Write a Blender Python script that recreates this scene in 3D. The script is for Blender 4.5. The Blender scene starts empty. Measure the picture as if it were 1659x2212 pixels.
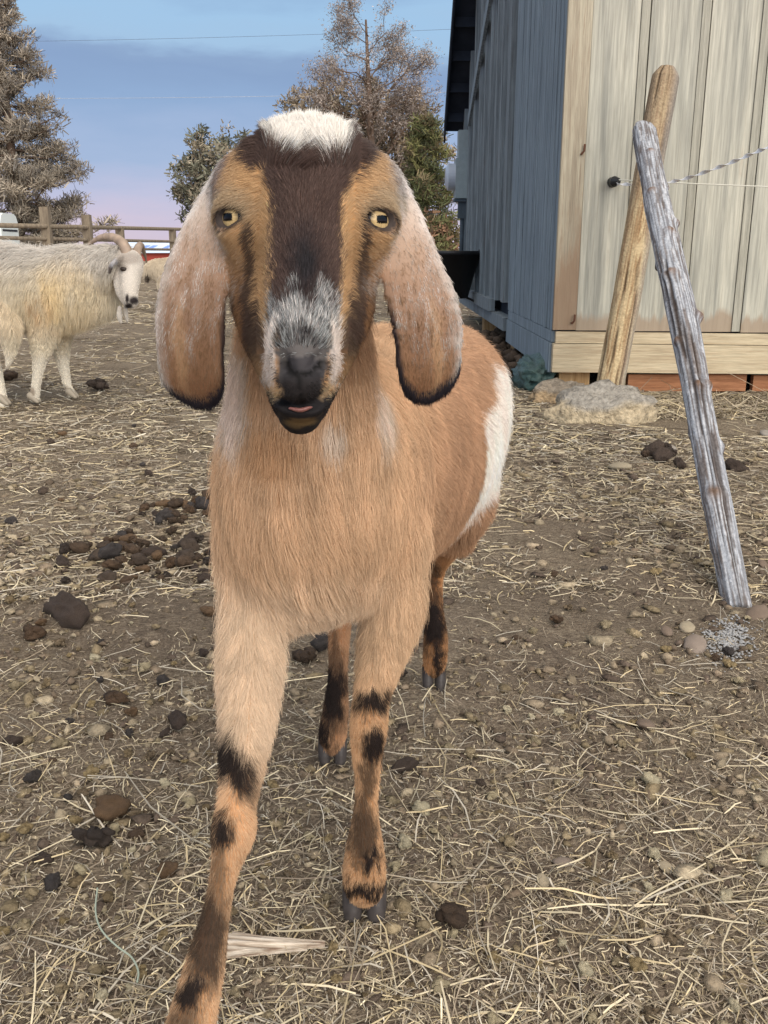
import bpy, bmesh, math, random
import numpy as np
from mathutils import Vector, Matrix

# ------------------------------------------------------------------ camera, sky, sun, exposure
F_PX = 2000.0; CAM_H = 0.82; PITCH = math.radians(15.67)      # focal length in 1659-wide picture units
sc = bpy.context.scene
C = sc.collection
cam_d = bpy.data.cameras.new("camera"); cam = bpy.data.objects.new("camera", cam_d); C.objects.link(cam)
cam.location = (0, 0, CAM_H); cam.rotation_euler = (math.radians(90) - PITCH, 0, 0)
cam_d.sensor_fit = 'HORIZONTAL'; cam_d.sensor_width = 36.0; cam_d.lens = 36.0 * F_PX / 1659.0
cam_d.clip_start = 0.02; cam_d.clip_end = 3000
sc.camera = cam

SUN_EL = math.radians(22); SUN_AZ = math.radians(158)          # azimuth from +Y clockwise: behind the camera, to the right
world = bpy.data.worlds.new("World"); sc.world = world; world.use_nodes = True
nt = world.node_tree; nt.nodes.clear()
def wn(t, **kw):
    n = nt.nodes.new(t)
    for k, v in kw.items(): setattr(n, k, v)
    return n
sky = wn('ShaderNodeTexSky', sky_type='NISHITA', sun_disc=False, sun_elevation=SUN_EL, sun_rotation=SUN_AZ, air_density=1.0, dust_density=1.0, ozone_density=1.0)
tc = wn('ShaderNodeTexCoord'); sep = wn('ShaderNodeSeparateXYZ'); nt.links.new(tc.outputs['Generated'], sep.inputs[0])
# evening cloud: the colour follows the height above the horizon, its edges broken up by two noises stretched sideways
mp = wn('ShaderNodeMapping'); mp.inputs['Scale'].default_value = (1.0, 1.0, 4.0); mp.inputs['Location'].default_value = (0.35, 0.2, 0.55)
nt.links.new(tc.outputs['Generated'], mp.inputs[0])
nz = wn('ShaderNodeTexNoise'); nz.inputs['Scale'].default_value = 3.2; nz.inputs['Detail'].default_value = 6.0; nz.inputs['Roughness'].default_value = 0.55
nt.links.new(mp.outputs[0], nz.inputs['Vector'])
nz2 = wn('ShaderNodeTexNoise'); nz2.inputs['Scale'].default_value = 14.0; nz2.inputs['Detail'].default_value = 5.0; nt.links.new(mp.outputs[0], nz2.inputs['Vector'])
ma = wn('ShaderNodeMath', operation='MULTIPLY_ADD'); ma.inputs[1].default_value = 0.13; nt.links.new(nz.outputs['Fac'], ma.inputs[0]); nt.links.new(sep.outputs['Z'], ma.inputs[2])
mb_ = wn('ShaderNodeMath', operation='MULTIPLY_ADD'); mb_.inputs[1].default_value = 0.018; nt.links.new(nz2.outputs['Fac'], mb_.inputs[0]); nt.links.new(ma.outputs[0], mb_.inputs[2])
sb = wn('ShaderNodeMath', operation='SUBTRACT'); sb.inputs[1].default_value = 0.074; nt.links.new(mb_.outputs[0], sb.inputs[0])
er = wn('ShaderNodeValToRGB'); e = er.color_ramp
SKYC = [(0.0, (206, 192, 214)), (0.022, (200, 190, 220)), (0.05, (180, 186, 224)), (0.085, (152, 178, 222)), (0.13, (132, 166, 214)), (0.168, (126, 158, 206)), (0.180, (130, 162, 208)), (0.196, (152, 192, 232)), (0.225, (150, 194, 236)), (0.25, (136, 176, 222)), (0.29, (122, 156, 202)), (0.36, (140, 178, 220)), (0.5, (190, 206, 226)), (0.75, (232, 234, 240)), (1.0, (240, 240, 244))]
while len(e.elements) < len(SKYC): e.elements.new(0.5)
for el, (p_, c_) in zip(e.elements, SKYC):
    g_ = sum(c_) / 3; el.position = p_; el.color = (*[(((v * .86 + g_ * .14) / 255 + 0.055) / 1.055) ** 2.4 for v in c_], 1)
nt.links.new(sb.outputs[0], er.inputs[0])
gain = wn('ShaderNodeMixRGB', blend_type='MULTIPLY'); gain.inputs[0].default_value = 1.0; gain.inputs[2].default_value = (13.9, 13.4, 12.9, 1); nt.links.new(er.outputs[0], gain.inputs[1])
mxs = wn('ShaderNodeMixRGB'); mxs.inputs[0].default_value = 0.92; nt.links.new(sky.outputs[0], mxs.inputs[1]); nt.links.new(gain.outputs[0], mxs.inputs[2])
dotn = wn('ShaderNodeVectorMath', operation='DOT_PRODUCT'); nt.links.new(tc.outputs['Generated'], dotn.inputs[0])
dotn.inputs[1].default_value = (math.sin(SUN_AZ) * math.cos(SUN_EL), math.cos(SUN_AZ) * math.cos(SUN_EL), math.sin(SUN_EL))
gl = wn('ShaderNodeValToRGB'); e = gl.color_ramp; e.elements[0].position = 0.0; e.elements[0].color = (1, 1, 1, 1); e.elements[1].position = 1.0; e.elements[1].color = (3.2, 2.9, 2.5, 1)
nt.links.new(dotn.outputs['Value'], gl.inputs[0])
mxg = wn('ShaderNodeMixRGB', blend_type='MULTIPLY'); mxg.inputs[0].default_value = 1.0; nt.links.new(mxs.outputs[0], mxg.inputs[1]); nt.links.new(gl.outputs[0], mxg.inputs[2])
bg = wn('ShaderNodeBackground'); bg.inputs['Strength'].default_value = 0.075
nt.links.new(mxg.outputs[0], bg.inputs['Color'])
wo = wn('ShaderNodeOutputWorld'); nt.links.new(bg.outputs[0], wo.inputs[0])

sun_d = bpy.data.lights.new("sun", 'SUN'); sun = bpy.data.objects.new("sun", sun_d); C.objects.link(sun)
sun_d.energy = 2.1; sun_d.angle = math.radians(45); sun_d.color = (1.0, 0.91, 0.80)
_sv = Vector((math.sin(SUN_AZ) * math.cos(SUN_EL), math.cos(SUN_AZ) * math.cos(SUN_EL), math.sin(SUN_EL)))
sun.rotation_euler = _sv.to_track_quat('Z', 'Y').to_euler(); sun.location = _sv * 30
vs = sc.view_settings; vs.view_transform = 'Standard'; vs.look = 'None'; vs.gamma = 1.0; vs.use_curve_mapping = False; vs.exposure = 0.12
sc.cycles.max_bounces = 6; sc.cycles.diffuse_bounces = 3; sc.cycles.transparent_max_bounces = 8
sc.render.engine = 'CYCLES'
sc.cycles_curves.shape = 'RIBBONS'

rng = np.random.default_rng(7); random.seed(7)

# ------------------------------------------------------------------ helpers
CP, SP = math.cos(PITCH), math.sin(PITCH)
def P(px, py, Y):
    "world point at distance Y whose picture position is px, py (picture 1659 x 2212)"
    dx = (px - 829.5) / F_PX; dy = (1106 - py) / F_PX
    s = Y / (CP + dy * SP)
    return np.array([dx * s, Y, CAM_H + s * (-SP + dy * CP)])
def PD(py, Y):
    "metres per picture unit at that point"
    dy = (1106 - py) / F_PX
    return Y / (CP + dy * SP) / F_PX
def G(px, py, z=0.0):
    "point of the ground (height z) under picture position px, py"
    dx = (px - 829.5) / F_PX; dy = (1106 - py) / F_PX
    s = (CAM_H - z) / (SP - dy * CP)
    return np.array([dx * s, s * (CP + dy * SP), z])
def PROJ(p):
    "picture position of world points (n,3)"
    q = p - np.array([0, 0, CAM_H]); d = q[:, 1] * CP - q[:, 2] * SP; u = q[:, 1] * SP + q[:, 2] * CP
    d = np.maximum(d, 1e-3)
    return 829.5 + F_PX * q[:, 0] / d, 1106 - F_PX * u / d

def hash3(ix, iy, iz, seed=0):
    h = (ix.astype(np.uint32) * np.uint32(374761393) + iy.astype(np.uint32) * np.uint32(668265263) + iz.astype(np.uint32) * np.uint32(2147483647 - 97) + np.uint32(seed * 974711 + 12345))
    h = (h ^ (h >> np.uint32(13))) * np.uint32(1274126177)
    h = (h ^ (h >> np.uint32(15))) * np.uint32(2246822519)
    h = h ^ (h >> np.uint32(16))
    return h.astype(np.float64) / 4294967295.0
def vnoise(p, scale, seed=0):
    "smooth value noise 0..1 on points (n,3)"
    q = np.asarray(p, float) * scale + 1000.0
    i = np.floor(q).astype(np.int64); f = q - i; f = f * f * (3 - 2 * f)
    r = 0
    for a in (0, 1):
        for b in (0, 1):
            for c in (0, 1):
                w = (f[:, 0] if a else 1 - f[:, 0]) * (f[:, 1] if b else 1 - f[:, 1]) * (f[:, 2] if c else 1 - f[:, 2])
                r = r + w * hash3(i[:, 0] + a, i[:, 1] + b, i[:, 2] + c, seed)
    return r
def fbm(p, scale, seed=0, n=4, gain=0.5):
    r = 0; a = 1; t = 0
    for k in range(n):
        r = r + a * vnoise(p, scale * 2 ** k, seed + k); t += a; a *= gain
    return r / t
def sstep(a, b, x):
    t = np.clip((np.asarray(x, float) - a) / (b - a), 0, 1); return t * t * (3 - 2 * t)
def unit(v):
    v = np.asarray(v, float); return v / np.maximum(np.linalg.norm(v, axis=-1, keepdims=True), 1e-9)
def S2L(r, g, b):
    "sRGB 0-255 to linear"
    return tuple((c / 255 / 12.92 if c / 255 < 0.04045 else ((c / 255 + 0.055) / 1.055) ** 2.4) for c in (r, g, b))

lin = lambda *c: np.array(S2L(*c))
def lerp(a, b, w): return a * (1 - w[:, None]) + b * w[:, None]
def ip(y, *pts): return np.interp(y, [p[0] for p in pts], [p[1] for p in pts])
def tag(o, label=None, cat=None, group=None, kind=None):
    if label: o['label'] = label
    if cat: o['category'] = cat
    if group: o['group'] = group
    if kind: o['kind'] = kind
    return o
def empty(name, loc=(0, 0, 0), rz=0.0):
    o = bpy.data.objects.new(name, None); o.empty_display_size = 0.05; C.objects.link(o)
    o.location = loc; o.rotation_euler = (0, 0, rz); return o
def link(name, me, mat=None, parent=None):
    o = bpy.data.objects.new(name, me); C.objects.link(o)
    if mat is not None and not me.materials: me.materials.append(mat)
    if parent is not None:
        o.parent = parent
        if parent.parent is None: o.matrix_parent_inverse = (Matrix.Translation(parent.location) @ Matrix.Rotation(parent.rotation_euler[2], 4, 'Z')).inverted()   # geometry is given in world space
    return o
def np_mesh(name, V, Fq, smooth=True, attrs=None):
    "mesh from an (n,3) array and a face array with 3 or 4 columns (or a list of them)"
    me = bpy.data.meshes.new(name)
    fl = Fq if isinstance(Fq, (list, tuple)) else [Fq]
    fl = [np.asarray(f, np.int32) for f in fl if len(f)]
    V = np.asarray(V, np.float32)
    me.vertices.add(len(V)); me.vertices.foreach_set('co', V.ravel())
    idx = np.concatenate([f.ravel() for f in fl]); cnt = np.concatenate([np.full(len(f), f.shape[1], np.int32) for f in fl])
    st = np.concatenate([[0], np.cumsum(cnt)[:-1]]).astype(np.int32)
    me.loops.add(len(idx)); me.loops.foreach_set('vertex_index', idx)
    me.polygons.add(len(cnt)); me.polygons.foreach_set('loop_start', st); me.polygons.foreach_set('loop_total', cnt)
    me.polygons.foreach_set('use_smooth', np.full(len(cnt), smooth))
    for k, (dom, arr) in (attrs or {}).items():
        arr = np.asarray(arr, np.float32)
        if arr.ndim == 2:
            if arr.shape[1] == 3: arr = np.concatenate([arr, np.ones((len(arr), 1), np.float32)], 1)
            a = me.attributes.new(k, 'FLOAT_COLOR', dom); a.data.foreach_set('color', np.ascontiguousarray(arr).ravel())
        else:
            a = me.attributes.new(k, 'FLOAT', dom); a.data.foreach_set('value', arr)
    me.update(); me.validate(); return me

# ---- materials
def mat_new(name):
    m = bpy.data.materials.new(name); m.use_nodes = True; n = m.node_tree.nodes
    return m, m.node_tree, n['Principled BSDF']
def N(t, typ, **kw):
    n = t.nodes.new(typ)
    for k, v in kw.items():
        if k.startswith('i_'): n.inputs[int(k[2:]) if k[2:].isdigit() else k[2:]].default_value = v
        else: setattr(n, k, v)
    return n
def ramp(t, src, stops):
    r = t.nodes.new('ShaderNodeValToRGB'); e = r.color_ramp
    while len(e.elements) < len(stops): e.elements.new(0.5)
    for el, (p, c) in zip(e.elements, stops):
        el.position = p; el.color = (*c, 1) if len(c) == 3 else c
    t.links.new(src, r.inputs[0]); return r.outputs[0]
def mixc(t, fac, a, b, mode='MIX'):
    m = t.nodes.new('ShaderNodeMixRGB'); m.blend_type = mode
    for i, v in enumerate((fac, a, b)):
        if hasattr(v, 'is_linked') or hasattr(v, 'links'): t.links.new(v, m.inputs[i])
        else: m.inputs[i].default_value = v if i == 0 else ((*v, 1) if len(v) == 3 else v)
    return m.outputs[0]
def coords(t, scale=(1, 1, 1), out='Object', rot=(0, 0, 0)):
    c = t.nodes.new('ShaderNodeTexCoord'); m = t.nodes.new('ShaderNodeMapping'); m.inputs['Scale'].default_value = scale; m.inputs['Rotation'].default_value = rot
    t.links.new(c.outputs[out], m.inputs[0]); return m.outputs[0]
def noise(t, vec, scale, detail=4, rough=0.55, out='Fac'):
    n = t.nodes.new('ShaderNodeTexNoise'); n.inputs['Scale'].default_value = scale; n.inputs['Detail'].default_value = detail; n.inputs['Roughness'].default_value = rough
    t.links.new(vec, n.inputs['Vector']); return n.outputs[out]
def bump(t, b, h, strength=0.5, dist=0.01):
    n = t.nodes.new('ShaderNodeBump'); n.inputs['Strength'].default_value = strength; n.inputs['Distance'].default_value = dist
    t.links.new(h, n.inputs['Height']); t.links.new(n.outputs[0], b.inputs['Normal'])
def mat_attr(name, attr='col', rough=0.8, spec=0.2, bumps=None, vary=None):
    "material whose colour is a mesh or hair attribute (markings of the thing itself)"
    m, t, b = mat_new(name); a = N(t, 'ShaderNodeAttribute', attribute_name=attr)
    src = a.outputs['Color']
    if vary:
        nz_ = noise(t, coords(t), vary[0], 4); src = mixc(t, 1.0, src, ramp(t, nz_, [(0.3, (vary[1],) * 3), (0.7, (vary[2],) * 3)]), 'MULTIPLY')
    t.links.new(src, b.inputs['Base Color']); b.inputs['Roughness'].default_value = rough; b.inputs['Specular IOR Level'].default_value = spec
    if bumps: bump(t, b, noise(t, coords(t), bumps[0], 5), bumps[1], bumps[2])
    return m
def mat_plain(name, col, rough=0.7, spec=0.3, metal=0.0, var=0.25, vs_=8.0, bmp=None, stretch=(1, 1, 1)):
    m, t, b = mat_new(name); v = coords(t, stretch); n_ = noise(t, v, vs_, 5)
    lo = tuple(c * (1 - var) for c in col); hi = tuple(min(1, c * (1 + var)) for c in col)
    t.links.new(ramp(t, n_, [(0.3, lo), (0.7, hi)]), b.inputs['Base Color'])
    b.inputs['Roughness'].default_value = rough; b.inputs['Specular IOR Level'].default_value = spec; b.inputs['Metallic'].default_value = metal
    if bmp: bump(t, b, noise(t, v, bmp[0], 5), bmp[1], bmp[2])
    return m

# ---- smooth bodies: distance field made of tapered elliptical chains, meshed with surface nets
def cat_rom(A, n):
    A = np.asarray(A, float)
    if len(A) < 3: 
        t = np.linspace(0, 1, n)[:, None]; return A[0] * (1 - t) + A[-1] * t
    Q = np.concatenate([[2 * A[0] - A[1]], A, [2 * A[-1] - A[-2]]]); m = len(A) - 1; out = []
    for u in np.linspace(0, m, n):
        i = min(int(u), m - 1); t = u - i; a, b, c, d = Q[i:i + 4]
        out.append(0.5 * (2 * b + (c - a) * t + (2 * a - 5 * b + 4 * c - d) * t * t + (3 * b - a - 3 * c + d) * t ** 3))
    return np.array(out)
class Chain:
    "nodes: x y z ra rb ; ra is the half-width along side, rb the half-width across it"
    def __init__(s, nodes, side=(1, 0, 0), n=None, k=0.02, sub=False):
        A = np.asarray([list(q) + [q[3]] if len(q) == 4 else list(q) for q in nodes], float)
        n = n or (len(A) * 3 if len(A) > 2 else 2)
        A = cat_rom(A, n); A[:, 3:] = np.maximum(A[:, 3:], 1e-4)
        s.A = A; s.side = unit(np.array(side, float)); s.k = k; s.sub = sub; r = A[:, 3:].max()
        s.lo = A[:, :3].min(0) - r; s.hi = A[:, :3].max(0) + r
    def d(s, X, Y, Z):
        best = None; A = s.A; S = s.side
        for i in range(len(A) - 1):
            a, b = A[i], A[i + 1]; v = b[:3] - a[:3]; L = max(v @ v, 1e-12)
            x, y, z = X - a[0], Y - a[1], Z - a[2]
            h = np.clip((x * v[0] + y * v[1] + z * v[2]) / L, 0, 1)
            x = x - h * v[0]; y = y - h * v[1]; z = z - h * v[2]
            u = x * S[0] + y * S[1] + z * S[2]; w2 = np.maximum(x * x + y * y + z * z - u * u, 0)
            ra = a[3] + h * (b[3] - a[3]); rb = a[4] + h * (b[4] - a[4])
            u2 = u * u
            k0 = np.sqrt(u2 / ra ** 2 + w2 / rb ** 2); k1 = np.sqrt(u2 / ra ** 4 + w2 / rb ** 4)
            dd = np.where(k1 > 1e-6, k0 * (k0 - 1) / np.maximum(k1, 1e-6), -np.minimum(ra, rb))
            best = dd if best is None else np.minimum(best, dd)
        return best
def smin(a, b, k):
    h = np.maximum(k - np.abs(a - b), 0) / k
    return np.minimum(a, b) - h * h * k * 0.25
def field_at(prims, p):
    d = np.full(len(p), 9.0)
    for c in prims:
        m = np.all((p > c.lo - 3 * c.k - .02) & (p < c.hi + 3 * c.k + .02), axis=1)
        if m.any():
            q = p[m]; v = c.d(q[:, 0], q[:, 1], q[:, 2])
            d[m] = -smin(-d[m], v, c.k) if c.sub else smin(d[m], v, c.k)
    return d
def surface_nets(prims, res, pad=0.02, disp=None):
    add = [c for c in prims if not c.sub]
    lo = np.min([c.lo for c in add], 0) - pad; hi = np.max([c.hi for c in add], 0) + pad
    n = np.ceil((hi - lo) / res).astype(int) + 1
    D = np.full(n, 1.0, np.float32); ax = [(lo[i] + res * np.arange(n[i])).astype(np.float32) for i in range(3)]
    for c in prims:
        m = 1.2 * c.k + 3 * res
        i0 = np.maximum(np.floor((c.lo - m - lo) / res).astype(int), 0); i1 = np.minimum(np.ceil((c.hi + m - lo) / res).astype(int) + 1, n)
        if np.any(i1 <= i0): continue
        sl = tuple(slice(a, b) for a, b in zip(i0, i1))
        v = c.d(ax[0][sl[0]][:, None, None], ax[1][sl[1]][None, :, None], ax[2][sl[2]][None, None, :]).astype(np.float32)
        D[sl] = -smin(-D[sl], v, np.float32(c.k)) if c.sub else smin(D[sl], v, np.float32(c.k))
    I = D < 0
    s = np.zeros(n - 1, np.uint8)
    for a in (0, 1):
        for b in (0, 1):
            for c_ in (0, 1): s += I[a:n[0] - 1 + a, b:n[1] - 1 + b, c_:n[2] - 1 + c_]
    cells = np.argwhere((s > 0) & (s < 8)); cid = np.full(n - 1, -1, np.int32); cid[tuple(cells.T)] = np.arange(len(cells))
    acc = np.zeros((len(cells), 3)); cnt = np.zeros(len(cells))
    for axis in range(3):
        o1, o2 = [q for q in range(3) if q != axis]
        for a in (0, 1):
            for b in (0, 1):
                p0 = cells.copy(); p0[:, o1] += a; p0[:, o2] += b; p1 = p0.copy(); p1[:, axis] += 1
                d0 = D[tuple(p0.T)]; d1 = D[tuple(p1.T)]; m = (d0 < 0) != (d1 < 0)
                t = np.where(m, d0 / np.where(d0 == d1, 1, d0 - d1), 0); q = p0.astype(float); q[:, axis] += t
                acc[m] += q[m]; cnt[m] += 1
    V = lo + res * acc / cnt[:, None]
    faces = []
    for axis in range(3):
        o1, o2 = (axis + 1) % 3, (axis + 2) % 3
        sl0 = [slice(None)] * 3; sl1 = [slice(None)] * 3; sl0[axis] = slice(0, -1); sl1[axis] = slice(1, None)
        A_, B_ = I[tuple(sl0)], I[tuple(sl1)]
        e_ = np.argwhere(A_ != B_); e_ = e_[(e_[:, o1] > 0) & (e_[:, o2] > 0) & (e_[:, o1] < n[o1] - 1) & (e_[:, o2] < n[o2] - 1)]
        fl = A_[tuple(e_.T)]
        def ci(d1, d2):
            q = e_.copy(); q[:, o1] -= d1; q[:, o2] -= d2; return cid[tuple(q.T)]
        f = np.stack([ci(1, 1), ci(0, 1), ci(0, 0), ci(1, 0)], 1)
        f[~fl] = f[~fl][:, ::-1]; faces.append(f)
    Fq = np.concatenate(faces); Fq = Fq[(Fq >= 0).all(1)]
    return V, Fq
def vert_normals(V, Fq):
    a = V[Fq[:, 2]] - V[Fq[:, 0]]; b = V[Fq[:, 3]] - V[Fq[:, 1]]; nrm = np.cross(a, b)
    out = np.zeros_like(V)
    for i in range(4):
        for c in range(3): out[:, c] += np.bincount(Fq[:, i], nrm[:, c], len(V))
    return unit(out)
def relax(V, Fq, it=1, lam=0.5):
    E = np.concatenate([Fq[:, [0, 1]], Fq[:, [1, 2]], Fq[:, [2, 3]], Fq[:, [3, 0]]])
    for _ in range(it):
        acc = np.zeros_like(V); cnt = np.bincount(E[:, 0], minlength=len(V)) + np.bincount(E[:, 1], minlength=len(V))
        for c in range(3): acc[:, c] = np.bincount(E[:, 0], V[E[:, 1], c], len(V)) + np.bincount(E[:, 1], V[E[:, 0], c], len(V))
        V = V * (1 - lam) + lam * acc / np.maximum(cnt, 1)[:, None]
    return V
# ---- fur: one curves object under its animal
def sample_surface(V, Fq, Nn, dens, total):
    T = np.concatenate([Fq[:, [0, 1, 2]], Fq[:, [0, 2, 3]]])
    ar = np.linalg.norm(np.cross(V[T[:, 1]] - V[T[:, 0]], V[T[:, 2]] - V[T[:, 0]]), axis=1) * dens[T].mean(1)
    k = rng.choice(len(T), total, p=ar / ar.sum()); r1 = np.sqrt(rng.random(total)); r2 = rng.random(total)
    w = np.stack([1 - r1, r1 * (1 - r2), r1 * r2], 1)
    return T[k], w
def make_fur(name, root, nrm, comb, length, col, rad, parent, mat, npt=5, lift=0.35, clump=0.006, clump_f=0.45, droop=0.0, jit=0.18):
    n = len(root); t = comb - (comb * nrm).sum(1, keepdims=True) * nrm; t = unit(t)
    jd = rng.normal(0, jit, (n, 3)); L = np.asarray(length)[:, None] * rng.uniform(0.7, 1.15, (n, 1))
    lf = (lift if np.ndim(lift) else np.full(n, lift))[:, None]
    d0 = unit(nrm * lf * 1.8 + t * (1 - lf * .5) + jd * .6); d1 = unit(nrm * lf * .5 + t + jd)
    pts = np.zeros((n, npt, 3)); pts[:, 0] = root - nrm * 0.001
    for i in range(1, npt):
        u = (i - 0.5) / (npt - 1); d = unit(d0 * (1 - u) + d1 * u + np.array([0, 0, -droop]) * u)
        pts[:, i] = pts[:, i - 1] + d * L / (npt - 1)
    cs = clump if np.ndim(clump) else np.full(n, clump)
    key = np.floor((root + rng.normal(0, .12, (n, 3)) * cs[:, None]) / cs[:, None]).astype(np.int64)
    hk = (key[:, 0] * 73856093) ^ (key[:, 1] * 19349663) ^ (key[:, 2] * 83492791)
    _, inv = np.unique(hk, return_inverse=True); cnt = np.bincount(inv)
    for i in range(1, npt):
        u = (i / (npt - 1)) ** 1.3 * np.asarray(clump_f)
        for c in range(3):
            mean = np.bincount(inv, pts[:, i, c]) / cnt; pts[:, i, c] += (mean[inv] - pts[:, i, c]) * u
    cu = bpy.data.hair_curves.new(name); cu.add_curves([npt] * n)
    cu.position_data.foreach_set('vector', pts.astype(np.float32).ravel())
    ra = np.asarray(rad if np.ndim(rad) else np.full(n, rad))[:, None] * np.array([1.0, 0.95, 0.8, 0.55, 0.15, .1, .1][:npt])[None]
    a = cu.attributes.get('radius') or cu.attributes.new('radius', 'FLOAT', 'POINT'); a.data.foreach_set('value', ra.astype(np.float32).ravel())
    ca = cu.attributes.new('col', 'FLOAT_COLOR', 'CURVE'); ca.data.foreach_set('color', np.concatenate([col, np.ones((n, 1))], 1).astype(np.float32).ravel())
    cu.materials.append(mat)
    return link(name, cu, None, parent)
# ---- plain builders on bmesh
def bm_obj(name, bm, mat=None, parent=None, smooth=False):
    me = bpy.data.meshes.new(name); bm.normal_update(); bm.to_mesh(me); bm.free()
    if smooth: me.polygons.foreach_set('use_smooth', np.full(len(me.polygons), True))
    return link(name, me, mat, parent)
def bm_hexa(bm, c8):
    "c8: bottom four then top four corners, same winding"
    v = [bm.verts.new(tuple(map(float, c))) for c in c8]
    for f in ((3, 2, 1, 0), (4, 5, 6, 7), (0, 1, 5, 4), (1, 2, 6, 5), (2, 3, 7, 6), (3, 0, 4, 7)): bm.faces.new([v[i] for i in f])
def bm_tube(bm, pts, radii, seg=12, cap=True, wob=0.0, seed=0):
    pts = np.asarray(pts, float); radii = np.broadcast_to(np.asarray(radii, float), (len(pts),)); rings = []
    T = unit(np.gradient(pts, axis=0)); up = np.array([0, 0, 1.0]) if abs(T[0][2]) < .9 else np.array([0, 1.0, 0]); rg = np.random.default_rng(seed)
    U = unit(np.cross(T[0], up)); 
    for p, t, r in zip(pts, T, radii):
        U = unit(U - (U @ t) * t); W = np.cross(t, U); ring = []
        for k in range(seg):
            a = 2 * math.pi * k / seg; rr = r * (1 + wob * rg.normal()); ring.append(bm.verts.new(tuple(p + rr * (math.cos(a) * U + math.sin(a) * W))))
        rings.append(ring)
    for a, b in zip(rings, rings[1:]):
        for k in range(seg): bm.faces.new((a[k], a[(k + 1) % seg], b[(k + 1) % seg], b[k]))
    if cap:
        bm.faces.new(rings[0][::-1]); bm.faces.new(rings[-1])
# ------------------------------------------------------------------ ground
def gz(x, y):
    p = np.stack([np.asarray(x, float), np.asarray(y, float), np.zeros_like(np.asarray(x, float))], 1)
    r = np.hypot(p[:, 0], p[:, 1]); far = sstep(4, 14, r)
    return (fbm(p, 3.0, 50, 4) - .62) * .030 * (1 - far) + (fbm(p, 22, 57, 3) - .5) * .016 * (1 - sstep(2.5, 7, r)) + (fbm(p, .25, 60, 3) - .5) * .16 * sstep(6, 25, r)
_t = np.linspace(-1, 1, 640); gx = 1.05 * np.sinh(_t * 6.6); _u = np.linspace(-.42, 1, 760); gy = 1.2 + .9 * np.sinh(_u * 7.2)
GX, GY = np.meshgrid(gx, gy); gv = np.stack([GX.ravel(), GY.ravel(), gz(GX.ravel(), GY.ravel())], 1)
i_ = (np.arange(len(gy) - 1)[:, None] * len(gx) + np.arange(len(gx) - 1)[None]).ravel(); gf = np.stack([i_, i_ + 1, i_ + 1 + len(gx), i_ + len(gx)], 1)
m, t, b = mat_new('trodden_earth'); v = coords(t)
n1 = noise(t, v, 2.2, 6, .6); n2 = noise(t, v, 34, 6, .65); n3 = noise(t, v, 160, 4, .6); vstr = coords(t, (1, 3.5, 1)); n4 = noise(t, vstr, 55, 5, .7)
c1 = ramp(t, n2, [(0.30, S2L(84, 75, 67)), (0.5, S2L(120, 108, 96)), (0.72, S2L(158, 145, 127))])
c2 = ramp(t, n4, [(0.36, S2L(108, 97, 86)), (0.55, S2L(150, 138, 120)), (0.7, S2L(178, 166, 145))])
cc_ = mixc(t, ramp(t, n1, [(0.35, (0, 0, 0)), (0.65, (1, 1, 1))]), c1, c2)
geo = N(t, 'ShaderNodeNewGeometry'); sx = N(t, 'ShaderNodeSeparateXYZ'); t.links.new(geo.outputs['Position'], sx.inputs[0])
fr_ = N(t, 'ShaderNodeMapRange', i_1=1.6, i_2=4.6); t.links.new(sx.outputs['Y'], fr_.inputs[0])
cc_ = mixc(t, fr_.outputs[0], cc_, c2)          # straw litter covers the yard farther out
cc_ = mixc(t, ramp(t, n3, [(0.42, (0, 0, 0)), (0.6, (.5, .5, .5))]), cc_, S2L(78, 67, 58))
n5 = noise(t, v, .9, 5, .6); cc_ = mixc(t, 1.0, cc_, ramp(t, n5, [(.36, (.78, .76, .74)), (.60, (1.18, 1.16, 1.12))]), 'MULTIPLY')          # damp, darker soil in places
t.links.new(cc_, b.inputs['Base Color']); b.inputs['Roughness'].default_value = .95; b.inputs['Specular IOR Level'].default_value = .1
hb = N(t, 'ShaderNodeMath', operation='ADD'); t.links.new(n2, hb.inputs[0]); t.links.new(n3, hb.inputs[1]); bump(t, b, hb.outputs[0], .9, .014)
tag(link('ground', np_mesh('ground', gv, gf), m), kind='structure')

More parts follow.
